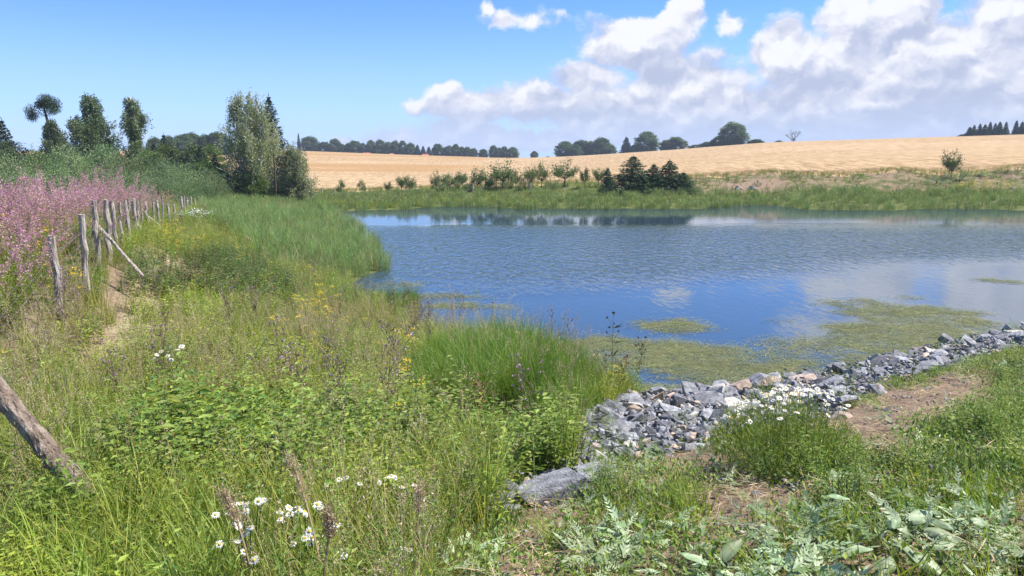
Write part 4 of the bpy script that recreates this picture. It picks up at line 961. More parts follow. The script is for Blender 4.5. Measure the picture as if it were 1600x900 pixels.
# big clump on the right
p = P(1256, 745, 1.9)
for _ in range(5): p = P(1256, 745, H1(p.x, p.y))
hs = []
for i in range(98):
    a_ = rng.random()*6.283; q_ = rng.random()**.5*(1 if i < 30 else .85); bx, by = math.cos(a_)*q_*.46, .3+math.sin(a_)*q_*.40
    if i > 80: by = .3+abs(by-.3)
    hs.append((p.x+bx, p.y+by, H1(p.x+bx, p.y+by)+.09+.42*(1-.55*q_*q_)+rng.random()*.05))
e = daisy_plant('daisy_bush', hs, tuple(p), 'bushy clump of white daisies growing on the bank beside the rocks', None, fol=0, fsc=.85, spread=.7)
g = Geo(); nf = 9000; c = disk(nf, 1)*[.46, .42, 0]; rr_ = np.hypot(c[:, 0]/.46, c[:, 1]/.42); c[:, 2] = rng.random(nf)**1.2*(.40*(1-.7*rr_**2))*(.45+1.0*vn(c[:, 0]*9+30, c[:, 1]*9+3, 1))
c[:, 1] += .3
g.leaves(c, c*[1.2, 0, 1]+rng.normal(size=(nf, 3))*.5+[0, 0, .9], U_(.02, .06, nf), U_(.003, .006, nf)); g.obj('leaf_mass', MAT['herb'], e)
# white umbel clump further along the reeds
p = P(305, 362, .95); g = Geo(); nf = 260; c = disk(nf, 1)*[.7, .9, 0]; c[:, 2] = .30+rng.random(nf)*.16+.15*vn(c[:, 0]*4+30, c[:, 1]*4, 1); g.leaves(c, rng.normal(size=(nf, 3)), .045, .04, mat=0)
nf = 1200; c = disk(nf, 1)*[.75, .9, 0]; c[:, 2] = rng.random(nf)*.5; g.leaves(c, rng.normal(size=(nf, 3))+[0, 0, 1], .1, .02, mat=1)
o = g.obj('white_flowering_bush', [MAT['petal'], MAT['herb']]); o.location = (p.x, p.y, H1(p.x, p.y)); tag(o, 'low mass of creamy white blossom between the far fence and the reeds', 'bush')

# ------------------------------------------------------------------ single plants near the camera
def big_leaf(L, Wd, cup=.25):
    g = Geo(); nu, nv = 8, 7; vs = []
    ph = rng.random(3)*6
    for i in range(nu+1):
        u = i/nu; w = Wd*math.sin(math.pi*min(1, u*.93+.05))**.75*(1.05-.4*u)
        for j in range(nv):
            s_ = (j/(nv-1))*2-1; wob = .06*Wd*math.sin(7*u+ph[0]+s_*2)+.05*Wd*math.cos(5*s_+ph[1]+6*u)
            vs.append((u*L+.05*L*abs(s_)*-1*(u < .2), s_*w/2*(1-.15*abs(cup)), abs(s_)*w*.5*cup-.35*L*u*u+wob+.01*math.cos(s_*9)))
    fs = [[i*nv+j, i*nv+j+1, (i+1)*nv+j+1, (i+1)*nv+j] for i in range(nu) for j in range(nv-1)]
    sh_ = np.array([min(1, max(0, .95-.75*abs((j/(nv-1))*2-1)**.6+rng.normal()*.18)) for i in range(nu+1) for j in range(nv)]); g.add(vs, fs, sh_); return g
LV = [big_leaf(1, rng.uniform(.6, .8), rng.uniform(-.5, .6)).mesh('big_leaf', [MAT['bigleaf']], True) for _ in range(5)]
def leaf_plant(px, py, spots, label):
    p = P(px, py, 2.2)
    for _ in range(5): p = P(px, py, H1(p.x, p.y))
    e = empty('wilted_broad_leaf_plant', p); tag(e, label, 'plant', 'cut wilting broad-leaved plants')
    for (dx, dy, L_, a, up, roll) in spots:
        q_ = P(px+dx, py+dy, p.z+.13); L_ *= 1.05; o = bpy.data.objects.new('leaf', LV[rng.integers(0, 5)]); o.parent = e; o.location = q_-p; o.rotation_euler = (roll, -up, a); o.scale = (L_,)*3; ROOT.objects.link(o)
        g = Geo(); g.tube([(0, 0, -.05), q_-p], [.004, .003], 4); g.obj('stalk', [MAT['bigleaf']], e)
leaf_plant(1400, 835, [(-75, -55, .10, 2.8, .3, .2), (-5, -10, .10, 1.2, .5, -.4), (25, -20, .12, .4, .4, .3), (45, -5, .13, -.5, .1, .5), (-40, 20, .14, 3.0, .0, .3), (0, 15, .14, -1.3, .3, -.3), (60, 20, .12, .1, .2, 0), (-15, 35, .12, -2.2, .1, .2), (20, 30, .13, -.9, .0, .4)], 'pale wilted broad leaves heaped in the right foreground')
leaf_plant(1120, 890, [(-15, -10, .10, 2.5, .4, .2), (10, -15, .12, .8, .6, -.2), (0, 5, .10, -1, .2, .3), (30, 10, .09, .2, .1, .3)], 'few cupped pale leaves at the bottom edge below the mown herbs')
leaf_plant(1306, 752, [(0, 0, .07, 1.5, .9, .0), (8, 8, .06, -.7, .2, .1)], 'dark upright broad leaf in the weeds under the daisy bush')
leaf_plant(1500, 820, [(20, -5, .09, .3, .1, .3), (-10, 5, .08, 2.4, .3, -.2), (45, 15, .08, -.6, .1, .1)], 'scattered pale leaves right of the wilted heap')
def tall_weed(px, py, hpx, label, mat=('brown', 'purple'), nb=7, lean=0.0):
    p = P(px, py, .7)
    for _ in range(5): p = P(px, py, max(0, H1(p.x, p.y)))
    h_ = hpx/F*p.y; g = Geo(); st = bezier((0, 0, 0), (lean*h_*.3, 0, h_*.5), (lean*h_, 0, h_), 6); g.tube(st, [.006*(1-.1*i) for i in range(7)], 4)
    for i in range(nb):
        f_ = rng.uniform(.35, .95); c = st[int(f_*6)]; a = rng.random()*6.28; e = c+Vector((math.cos(a)*.10, math.sin(a)*.10, .16))*h_*rng.uniform(.6, 1.2)
        g.tube([c, c.lerp(e, .5)+Vector((0, 0, .01)), e], [.003, .0025, .002], 3, cap=False)
        g.leaves(np.repeat([tuple(e)], 9, 0), rng.normal(size=(9, 3))*.7+[0, 0, 1], .03, .018, mat=1)
    g.leaves(np.repeat([tuple(st[-1])], 12, 0), rng.normal(size=(12, 3))*.7+[0, 0, 1], .035, .02, mat=1)
    n_ = 18; c = np.array([tuple(st[min(6, int(q_*6))]) for q_ in rng.random(n_)]); g.leaves(c, rng.normal(size=(n_, 3))*[1, 1, .3]+[0, 0, .4], h_*.12, h_*.022, mat=0)
    o = g.obj('tall_weed', [MAT[mat[0]], MAT[mat[1]]]); o.location = p; tag(o, label, 'weed', 'tall dark weeds standing against the water')
for a in [(993, 612, 90, 'dark bushy thistle stalk standing against the pondweed at the rocks', ('herbdark', 'brown'), 14, .15), (955, 625, 145, 'thin tall stalk rising from the right side of the sedge mound', ('stem', 'brown'), 5, .0),
          (862, 560, 80, 'slender stalk with dark heads behind the sedge mound crest', ('brown', 'purple'), 5, .0), (880, 570, 75, 'slender stalk just right of the crest stalk', ('brown', 'purple'), 6, .1),
          (770, 545, 75, 'short-headed stalk at the left of the sedge mound crest', ('stem', 'brown'), 4, .0), (652, 530, 76, 'reddish stalk between the inlet tufts and the sedge mound', ('redstem', 'brown'), 6, -.15),
          (940, 612, 60, 'rust-red dock stalk on the waterline left of the thistle', ('redstem', 'redstem'), 10, .1), (965, 622, 70, 'rust-red dock stalk leaning beside the thistle', ('redstem', 'redstem'), 11, .2),
          (750, 660, 80, 'rust-red dock stalk in front of the sedge mound', ('redstem', 'redstem'), 12, .0), (575, 540, 70, 'dark thistle stalk left of the inlet', ('brown', 'purple'), 8, .1),
          (1424, 600, 50, 'dark green stalk standing over the far rocks', ('herbdark', 'herbdark'), 6, .0)]:
    tall_weed(*a)
def dark_plume(px, py, d0, top, label):
    b = PD(px, py, d0); t0 = PD(*top, d0); g = Geo(); v = t0-b
    st = bezier((0, 0, 0), v*.6+Vector((.02, 0, .03)), v, 8); g.tube(st, [.004]*9, 4, mat=0, cap=False)
    for i in range(420):
        f_ = rng.uniform(.55, 1); c = v*f_+Vector((.02, 0, .03))*math.sin(f_*3.1)*.6; c = c+Vector(rng.normal(size=3))*.012; g.leaves([tuple(c)], np.array([tuple(v)])+rng.normal(size=(1, 3))*.2, .02, .004, mat=1)
    o = g.obj('grass_plume', [MAT['dry'], MAT['panicle']]); o.location = b; tag(o, label, 'grass plume', 'nearest brown grass plumes')
dark_plume(394, 900, 2.5, (348, 768), 'brown arching grass plume among the leftmost daisies')
dark_plume(500, 880, 2.6, (452, 715), 'tall tan grass plume leaning left between the daisies')
dark_plume(645, 860, 2.9, (655, 760), 'upright tan grass plume below the daisies near the boulder')
dark_plume(505, 905, 2.3, (512, 800), 'stubby tan grass plume at the bottom edge right of the daisies')

# ------------------------------------------------------------------ trees
def tree_thing(name, crown, trunk, cm, tm, label, cat, group=None):
    e = empty(name); tag(e, label, cat, group)
    trunk.obj('trunk', tm, e); crown.obj('crown', cm, e); return e
def clumps(g, cs, r, n, leaf, flat=.7, mat=0, asp=.6):
    cs = np.asarray(cs); k = len(cs); c = np.repeat(cs, n, 0); rr_ = np.repeat(np.broadcast_to(r, (k,)), n)
    d = rng.normal(size=(k*n, 3)); d /= np.linalg.norm(d, axis=1, keepdims=True); q_ = rng.random(k*n)**.45
    p = c+d*(rr_*q_)[:, None]*[1, 1, flat]
    g.leaves(p, d+rng.normal(size=p.shape)*.7, U_(leaf*.7, leaf*1.3, len(p)), U_(leaf*.7, leaf*1.3, len(p))*asp, mat=mat, fold=.12, up=np.array([0, 0, .8]))
def broad_tree(h, w, low=.04, n=120, per=120, leaf=.5, egg=.55, r=.15):
    g = Geo(); t_ = Geo(); cs = []; rs_ = []; ph = rng.random(4)*6
    for i in range(n):
        k = rng.random()**1.1; pr = (max(0, math.sin(math.pi*(.17+.80*k))))**.62
        a = rng.random()*6.283; q_ = w/2*pr*(.62+.38*rng.random()**.6)*(1+.10*math.sin(a*2+ph[0])+.12*math.sin(k*9+a*3+ph[1]))-w*r*.35
        cs.append((math.cos(a)*q_, math.sin(a)*q_, (low+(.95-low)*k)*h)); rs_.append(w*r*rng.uniform(.6, 1.2))
    clumps(g, cs, rs_, per, leaf, asp=.75)
    t_.tube([(0, 0, -.5), (0.1, 0, h*.3), (0, 0, h*.75)], [h*.03, h*.022, h*.008], 7)
    for c in cs[::6]: t_.tube([(0, 0, c[2]*.5+h*.1), (c[0]*.5, c[1]*.5, c[2]*.85), c], [h*.008, h*.005, h*.002], 4, cap=False)
    return g, t_
def spruce_tree(h, w, whorls=26, per=9, nl=26, leaf=.22, bare=.03, ragged=.25):
    g = Geo(); t_ = Geo(); t_.tube([(0, 0, -.3), (0, 0, h*.5), (0, 0, h)], [h*.02, h*.012, h*.002], 7)
    C_, D_ = [], []
    for i in range(whorls):
        k = i/(whorls-1); z_ = h*(bare+(1-bare)*k*.97); L_ = w/2*((1-k)**.8)+.08*w*(1-k)+.03
        for j in range(per):
            a = j*6.283/per+i*1.1+rng.normal()*.2; l = L_*rng.uniform(1-ragged, 1+ragged*.5); n_ = max(10, int(nl*2.4*(l/(w/2))))
            tt = rng.random(n_)**.8; dz = .35*l*(-tt+.75*tt*tt)+(.25*l*tt if k > .75 else 0)
            sp_ = rng.normal(size=n_)*.24*l*tt*(1.25-tt)
            x_ = math.cos(a)*l*tt-math.sin(a)*sp_; y_ = math.sin(a)*l*tt+math.cos(a)*sp_
            C_.append(np.stack([x_, y_, z_+dz-np.abs(rng.normal(size=n_))*.10*l-.03*h*rng.random(n_)], 1)); D_.append(np.stack([np.cos(a)+rng.normal(size=n_)*.6, np.sin(a)+rng.normal(size=n_)*.6, -.25+rng.normal(size=n_)*.25], 1))
            if l > .4 and j % 3 == 0: t_.tube([(0, 0, z_), (math.cos(a)*l*.8, math.sin(a)*l*.8, z_-.08*l)], [h*.003, h*.001], 3, cap=False)
    C_ = np.concatenate(C_); D_ = np.concatenate(D_); g.leaves(C_, D_, U_(leaf*.7, leaf*1.3, len(C_)), leaf*.4)
    g.leaves(np.array([[0, 0, h*(.93+.01*i)] for i in range(8)]), rng.normal(size=(8, 3))*.3+[0, 0, 1], leaf, leaf*.25)
    return g, t_
def birch_tree(h, w, trunks=1, strands=520, leaf=.13, per=26, top=.22, lean=0.0, lowk=.12, prof=None, hang=.16):
    g = Geo(); t_ = Geo(); C_, D_ = [], []
    tr = []
    for i in range(trunks):
        a = i*2.4; dx = (i-(trunks-1)/2)*w*.16; tp = Vector((dx*1.6+lean*h, math.sin(a)*w*.08, h*(1-.13*abs(i-(trunks-1)/2)))); b = Vector((dx*.5, 0, -.3))
        pts = bezier(b, b.lerp(tp, .5)+Vector((rng.normal()*.15, 0, 0)), tp, 8); t_.tube(pts, [h*.014*(1-.85*k/8) for k in range(9)], 7); tr.append(pts)
    prof = prof or (lambda k: max(.12, math.sin(math.pi*min(1, .18+.8*k))**.7) if k < .8 else .62*(1-k)/.2+.12)
    nb = strands//9
    for i in range(nb):
        k = lowk+(1-lowk)*rng.random(); pts = tr[rng.integers(0, trunks)]; f_ = max(.1, k-.12)*8; b = pts[int(f_)].lerp(pts[min(8, int(f_)+1)], f_-int(f_))
        a = rng.random()*6.283; L_ = w/2*prof(k)*rng.uniform(.35, 1.25); e = Vector((b.x*.6+math.cos(a)*L_, b.y+math.sin(a)*L_, k*h+.03*h)); m_ = b.lerp(e, .5)+Vector((0, 0, .06*h))
        br = bezier(b, m_, e, 5); t_.tube(br, [h*.004*(1-.14*q_) for q_ in range(6)], 4, cap=False)
        for s_ in range(9):
            f2 = rng.uniform(.25, 1); c0 = br[min(5, int(f2*5))]+Vector(rng.normal(size=3))*.035*w; hl = h*hang*rng.uniform(.35, 1.2); hl = min(hl, max(.3, c0.z-.1*h))
            n_ = per; tt = rng.random(n_); ox = math.cos(a)*.12*hl; C_.append(np.stack([c0.x+ox*tt+rng.normal(size=n_)*.09, c0.y+rng.normal(size=n_)*.09, c0.z-hl*tt], 1))
            D_.append(rng.normal(size=(n_, 3))*.55+[0, 0, -1])
    C_ = np.concatenate(C_); D_ = np.concatenate(D_); n_ = len(C_)
    g.leaves(C_, D_, U_(leaf*.7, leaf*1.3, n_), U_(leaf*.45, leaf*.8, n_)); return g, t_
def shrub(h, w, n=70, per=90, leaf=.12, stems=9, spiky=.5):
    g = Geo(); t_ = Geo(); cs = []
    for i in range(n):
        a = rng.random()*6.283; q_ = math.sqrt(rng.random()); z_ = h*math.sqrt(max(.03, 1-q_*q_))*rng.uniform(.35, 1.0); cs.append((math.cos(a)*q_*w/2, math.sin(a)*q_*w/2, z_))
    C_, D_ = [], []
    for c in cs:
        n_ = per; cv = np.array(c); out = cv/(np.linalg.norm(cv)+.1)*.6+[0, 0, .6]; tt = rng.random(n_)
        C_.append(cv+rng.normal(size=(n_, 3))*[.075*h, .075*h, .06*h]+out*(tt[:, None]-.5)*h*.14); D_.append(out*1.2+rng.normal(size=(n_, 3))*.8)
    for c in cs[:stems*2]: t_.tube([(c[0]*.1, c[1]*.1, -.1), (c[0]*.5, c[1]*.5, c[2]*.5), c], [.035, .02, .008], 4, cap=False)
    C_ = np.concatenate(C_); C_[:, 2] = np.maximum(C_[:, 2], .02); D_ = np.concatenate(D_)
    g.leaves(C_, D_, U_(leaf*.7, leaf*1.3, len(C_)), leaf*.38); return g, t_
def orchard(h, w, n=34, per=34, leaf=.13, vase=.3, th=.25):
    g = Geo(); t_ = Geo(); f0 = Vector((rng.normal()*.05, 0, h*th)); t_.tube([(0, 0, -.15), f0], [.055, .04], 6, cap=False); C_, D_ = [], []
    for i in range(n//3):
        a = i*2.4+rng.normal()*.3; q_ = rng.random()**.5; e = Vector((math.cos(a)*w/2*q_*1.05, math.sin(a)*w/2*q_*1.05, h*rng.uniform(.55, 1.0)*(1-.25*q_)))
        br = bezier(f0, f0.lerp(e, .5)+Vector((math.cos(a)*vase*.3, math.sin(a)*vase*.3, 0)), e, 6); t_.tube(br, [.024-.003*k for k in range(7)], 4, cap=False)
        for s_ in range(3):
            k0 = rng.integers(2, 6); c0 = br[k0]; e2 = c0+Vector((math.cos(a+rng.normal())*.25, math.sin(a+rng.normal())*.25, rng.uniform(.05, .35)))*w*.45
            t_.tube([c0, e2], [.010, .004], 3, cap=False); tt = rng.random(per)[:, None]
            C_.append(np.array(c0)*(1-tt)+np.array(e2)*tt+rng.normal(size=(per, 3))*.055*w); D_.append(np.array(e2-c0)+rng.normal(size=(per, 3))*.4)
    C_ = np.concatenate(C_); D_ = np.concatenate(D_); g.leaves(C_, D_, U_(leaf*.7, leaf*1.3, len(C_)), leaf*.5, fold=.1); return g, t_
class Kind:          # first placement uses the built thing itself, later ones copies of it
    def __init__(s, name, geo, cm, tm, h, w, cat, group):
        s.e = tree_thing(name, geo[0], geo[1], cm, tm, 'x', cat, group); s.h = h; s.w = w; s.used = False
    def place(s, px, top, depth, wpx, label, base=None, group='*'):
        o = s.e if not s.used else copy_tree(s.e); s.used = True
        x = PD(px, 250, depth).x; x = PD(px, top, depth).x; z = H1(x, depth) if base is None else PD(px, base, depth).z
        z = min(z, H1(x, depth)); hh = PD(px, top, depth).z-z; ww = wpx/F*depth
        o.location = (x, depth, z-.05); o.rotation_euler = (0, 0, rng.random()*6.28); o.scale = (ww/s.w, ww/s.w, hh/s.h); o['label'] = label
        if group != '*': o['group'] = group
        return o
# skyline trees
KB = [Kind('skyline_tree', broad_tree(12, 10, .03, 110, 110, .55), MAT['broad'], MAT['bark'], 12, 10.5, 'tree', 'broadleaved trees on the left skyline') for _ in range(4)]
KS = [Kind('skyline_spruce', spruce_tree(12, 6, 22, 8, 20, .7), MAT['needle'], MAT['bark'], 12, 6, 'tree', 'dark spruces on the skyline') for _ in range(2)]
SK = [(484, 213, 30), (506, 221, 20), (523, 216, 19), (534, 225, 14), (545, 223, 12), (554, 219, 20), (566, 223, 14), (579, 219, 15), (593, 218, 17), (606, 221, 15), (617, 219, 14), (629, 220, 15), (641, 223, 14),
      (684, 224, 18), (701, 227, 16), (712, 225, 13), (721, 229, 10), (730, 229, 13), (740, 231, 12), (755, 233, 15), (771, 227, 14), (779, 230, 10), (788, 228, 12), (801, 230, 19)]
for i, (px, top, w_) in enumerate(SK):
    KB[i % 4].place(px, top, 455, w_*1.2, f'round-crowned tree on the left skyline, {ORD[i]} from the big birch')
for i, (px, top, w_) in enumerate([(652, 226, 11), (661, 228, 9), (670, 229, 10), (466, 208, 6)]):
    KS[i % 2].place(px, top, 450, w_*1.2, ['first small spruce in the gap of the left skyline row', 'second small spruce in the gap of the left skyline row', 'third small spruce in the gap of the left skyline row', 'thin spruce tip behind the small weeping birch'][i])
for (px, top, w_, d, lb) in [(835, 236, 11, 440, 'lone small round tree standing at the dip of the skyline'), (856, 244, 6, 440, 'tiny bush right of the lone skyline tree'), (883, 221, 32, 420, 'leftmost tree of the wide middle skyline clump'), (897, 225, 22, 410, 'lighter tree in the wide middle skyline clump'), (908, 219, 30, 420, 'second tall tree of the wide middle skyline clump'),
        (926, 220, 26, 420, 'third tree of the wide middle skyline clump'), (940, 215, 32, 410, 'tall right half of the wide middle skyline clump'), (953, 226, 22, 405, 'low right end of the wide middle skyline clump'), (1011, 206, 38, 395, 'rounded tall tree between the skyline spruce and the square-topped tree'), (991, 226, 12, 395, 'narrow low tree squeezed beside the skyline spruce'),
        (1042, 218, 22, 380, 'left half of the square-topped skyline tree'), (1057, 213, 30, 380, 'square-topped tree on the middle skyline'), (1087, 226, 20, 360, 'low bush right of the square-topped skyline tree'), (1105, 221, 22, 360, 'small bushy tree left of the tallest skyline tree'), (1123, 213, 24, 355, 'medium tree touching the tallest skyline tree'),
        (1146, 190, 38, 345, 'tallest and darkest round tree on the skyline'), (1181, 217, 24, 335, 'low round tree just right of the tallest skyline tree'), (1217, 219, 12, 330, 'tiny bush at the foot of the leafless tree'), (1506, 209, 14, 290, 'low bush left of the right skyline spruces'),
        (285, 208, 30, 240, 'first green tree above the left thicket'), (300, 207, 26, 250, 'second green tree above the left thicket'), (262, 211, 24, 230, 'dark low tree above the left thicket'), (320, 210, 26, 250, 'third green tree above the left thicket'), (340, 206, 34, 250, 'green tree just left of the big birch'), (240, 214, 26, 210, 'dark tree behind the narrow left birch')]:
    KB[int(px) % 4].place(px, top, d, w_*1.15, lb, group='broadleaved trees on the middle skyline' if px > 400 else 'trees beyond the left thicket')
KS[0].place(979, 214, 400, 21, 'pointed spruce between two skyline clumps')
for i, (px, top) in enumerate([(1516, 198), (1523, 195), (1532, 193), (1540, 194), (1548, 190), (1556, 192), (1563, 190), (1573, 190), (1589, 188), (1598, 190), (1610, 186)]):
    KS[i % 2].place(px, top, 285, 12 if i % 3 else 15, f'{ORD[i]} spruce from the left in the right skyline row', base=214)
# leafless tree
g = Geo(); t_ = Geo(); t_.tube([(0, 0, -.3), (0, 0, 3)], [.22, .15], 6)
def limb(p, d, L_, r_, dep):
    e = p+d*L_; t_.tube([p, p.lerp(e, .5)+Vector(rng.normal(size=3))*.05*L_, e], [r_, r_*.8, r_*.6], 4, cap=False)
    if dep == 0: return
    for _ in range(3 if dep > 1 else 4): limb(e.lerp(p, rng.random()*.4), (d+Vector(rng.normal(size=3))*.45+Vector((0, 0, .1))).normalized(), L_*.72, r_*.6, dep-1)
for i in range(6): a = i*1.05; limb(Vector((0, 0, 1.4+.25*i)), Vector((math.cos(a)*.8, math.sin(a)*.8, .75)).normalized(), 2.6, .10, 3)
clumps(g, [(rng.normal()*.6, rng.normal()*.6, 1+rng.random()*2.4) for _ in range(12)], .6, 20, .35)
Kind('leafless_tree', (g, t_), MAT['broad'], MAT['bark'], 8.2, 11, 'tree', None).place(1241, 201, 310, 33, 'pale leafless tree standing alone on the middle skyline')
# left group: pine, birches, dark trees
pe = empty('leaning_pine', (PD(88, 268, 75).x, 75, H1(PD(88, 268, 75).x, 75))); tag(pe, 'tall thin pine with a bare leaning trunk and sparse tufted top', 'tree')
def rel(px, py): return PD(px, py, 75)-pe.location
t_ = Geo(); g = Geo(); tp = [rel(88, 300), rel(86, 250), rel(80, 215), rel(73, 185), rel(69, 170), rel(70, 160)]; t_.tube(tp, [.19, .17, .14, .12, .09, .05], 7)
t_.tube([rel(70, 172), rel(64, 158), rel(56, 160), rel(53, 170), rel(47, 177)], [.06, .055, .05, .04, .02], 5); t_.tube([rel(70, 165), rel(80, 168), rel(86, 164)], [.05, .03, .02], 4)
cs = [rel(47, 176)+Vector(rng.normal(size=3))*.3 for _ in range(9)]+[rel(cx_+rng.normal()*5*q_, cy_+rng.normal()*5*q_)+Vector((0, rng.normal()*.4, 0)) for cx_, cy_, q_ in [(70, 158, .8), (80, 164, .9), (84, 170, .7), (66, 165, .6)]*9]
clumps(g, [tuple(c) for c in cs], .46, 210, .15, .75, asp=.3); t_.obj('trunk', MAT['pinebark'], pe); g.obj('crown', MAT['needle'], pe)
def one(name, geo, cm, tm, h, w, px, top, depth, wpx, label, base=None, rot=None):
    k = Kind(name, geo, cm, tm, h, w, 'tree', None); o = k.place(px, top, depth, wpx, label, base)
    if rot is not None: o.rotation_euler = (0, 0, rot)
    return o
one('birch', birch_tree(9, 5.4, 1, 1500, .16, 30, lowk=.06), MAT['birch'], MAT['birchbark'], 9.3, 5.4, 140, 143, 78, 84, 'tall broad-based dark birch left of the narrow birch')
one('birch', broad_tree(6, 5, .03, 90, 130, .17), MAT['birch'], MAT['birchbark'], 6, 5.4, 122, 182, 76, 74, 'lower dense birch in front of the tall broad birch')
one('birch', birch_tree(7, 3.5, 1, 1000, .16, 28, lowk=.06), MAT['birch'], MAT['birchbark'], 7.2, 3.6, 78, 184, 74, 52, 'low drooping birch behind the leaning pine')
one('birch', birch_tree(9, 3.2, 1, 1100, .16, 28, lowk=.08, prof=lambda k: .55+.45*math.sin(9*k) if k < .85 else .4), MAT['birch'], MAT['birchbark'], 9.3, 3.3, 206, 147, 78, 56, 'narrow dark birch standing right of the broad birch')
one('birch', birch_tree(9, 5.0, 3, 1050, .12, 34, lowk=.08, hang=.24), MAT['birchpale'], MAT['birchbark'], 9.3, 5.4, 384, 137, 59, 108, 'big weeping birch with pale trunks at the end of the fence', rot=0)
one('spruce', spruce_tree(10, 4.2, 34, 10, 34, .2), MAT['needle'], MAT['pinebark'], 10, 4.2, 419, 146, 62, 76, 'dark spruce standing just behind the big weeping birch')
one('birch', birch_tree(5, 2.6, 2, 700, .10, 30, lowk=.1, hang=.3), MAT['birchpale'], MAT['birchbark'], 5.2, 2.7, 461, 216, 59, 66, 'small weeping birch at the right edge of the tree group')
g = Geo(); t_ = Geo(); t_.tube([(0, 0, -.3), (.05, 0, 3), (0, 0, 5)], [.09, .08, .06], 7, mat=0); clumps(g, [(rng.normal()*.5, rng.normal()*.3, 5+rng.random()*1.4) for _ in range(14)], .4, 60, .12)
one('birch', (g, t_), MAT['birchpale'], MAT['pinebark'], 6.5, 1.6, 426, 215, 57.5, 24, 'slim brown-trunked tree in front of the big weeping birch', rot=0)
KD = [Kind('thicket_spruce', spruce_tree(5, 3, 22, 9, 24, .2), MAT['needle'], MAT['pinebark'], 5, 3, 'tree', 'dark young spruces in the left thicket') for _ in range(2)]
for i, (px, top, d, w_, lb) in enumerate([(312, 226, 60, 46, 'dark young spruce at the right of the thicket'), (255, 208, 70, 40, 'dark spruce with a thin tip in the middle of the thicket'), (268, 232, 62, 34, 'squat dark spruce in the middle of the thicket'), (335, 240, 59, 36, 'dark spruce touching the big weeping birch'), (2, 185, 76, 52, 'dark tree cut off by the left edge of the picture'), (240, 222, 72, 40, 'dark spruce right of the narrow birch'), (292, 236, 61, 34, 'dark spruce left of the tallest thicket spruce')]):
    KD[i % 2].place(px, top, d, w_, lb)
KX = [Kind('thicket_bush', broad_tree(5, 5, .0, 80, 120, .18), MAT[m_], MAT['bark'], 5, 5.4, 'shrub', 'dark bushes at the back of the thicket') for m_ in ('birch', 'herbdark')]
for i, (px, top, d, w_, lb) in enumerate([(15, 222, 74, 90, 'dark round bush behind the left edge'), (60, 236, 70, 60, 'dark round bush under the leaning pine'), (105, 226, 72, 60, 'dark bush under the broad birch'), (170, 226, 72, 60, 'dark bush left of the narrow birch'), (215, 222, 72, 70, 'dark bush under the narrow birch'), (232, 236, 66, 60, 'brownish bush in the middle of the thicket'), (290, 238, 64, 60, 'dark round bush behind the young spruces'), (340, 255, 60, 44, 'dark bush left of the big weeping birch'), (378, 262, 58.5, 60, 'dark bush at the foot of the big weeping birch'), (420, 268, 61, 60, 'dark bush at the foot of the spruce'), (455, 275, 61, 40, 'dark bush at the foot of the small weeping birch'), (400, 272, 57.5, 44, 'low bush in front of the big weeping birch'), (-40, 236, 70, 100, 'dark bush beyond the left edge'), (262, 226, 68, 66, 'tall dark bush behind the squat dark spruce'), (300, 226, 70, 66, 'tall dark bush behind the rightmost thicket spruces'), (330, 226, 72, 60, 'tall dark bush left behind the big weeping birch'), (245, 240, 62, 64, 'low dark bush in front of the middle spruces'), (318, 250, 57, 64, 'low dark bush in front of the rightmost thicket spruce')]):
    KX[i % 2].place(px, top, d, w_, lb)
g, t_ = orchard(4, 2.6, 40, 16, .14); one('sapling', (g, t_), MAT['birch'], MAT['bark'], 4, 2.8, 38, 209, 72, 30, 'thin sparse sapling between the edge tree and the leaning pine')
for i, (px, top) in enumerate([(266, 204), (296, 214)]): pass
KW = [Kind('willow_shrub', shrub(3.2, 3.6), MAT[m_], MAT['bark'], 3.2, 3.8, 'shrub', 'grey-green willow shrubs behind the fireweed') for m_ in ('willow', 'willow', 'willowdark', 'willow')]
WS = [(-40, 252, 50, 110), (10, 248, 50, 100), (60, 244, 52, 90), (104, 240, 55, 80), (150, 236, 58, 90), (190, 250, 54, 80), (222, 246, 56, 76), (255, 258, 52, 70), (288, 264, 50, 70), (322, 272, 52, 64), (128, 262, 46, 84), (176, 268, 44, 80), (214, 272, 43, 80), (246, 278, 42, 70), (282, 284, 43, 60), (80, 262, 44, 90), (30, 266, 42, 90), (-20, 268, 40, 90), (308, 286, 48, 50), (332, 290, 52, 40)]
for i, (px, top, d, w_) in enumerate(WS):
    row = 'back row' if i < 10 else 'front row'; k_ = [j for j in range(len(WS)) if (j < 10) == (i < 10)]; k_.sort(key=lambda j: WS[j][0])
    KW[i % 4].place(px, top-(9 if i < 10 else 4), d, w_*1.05, f'grey-green willow shrub, {ORD[k_.index(i)]} from the left in the {row}')
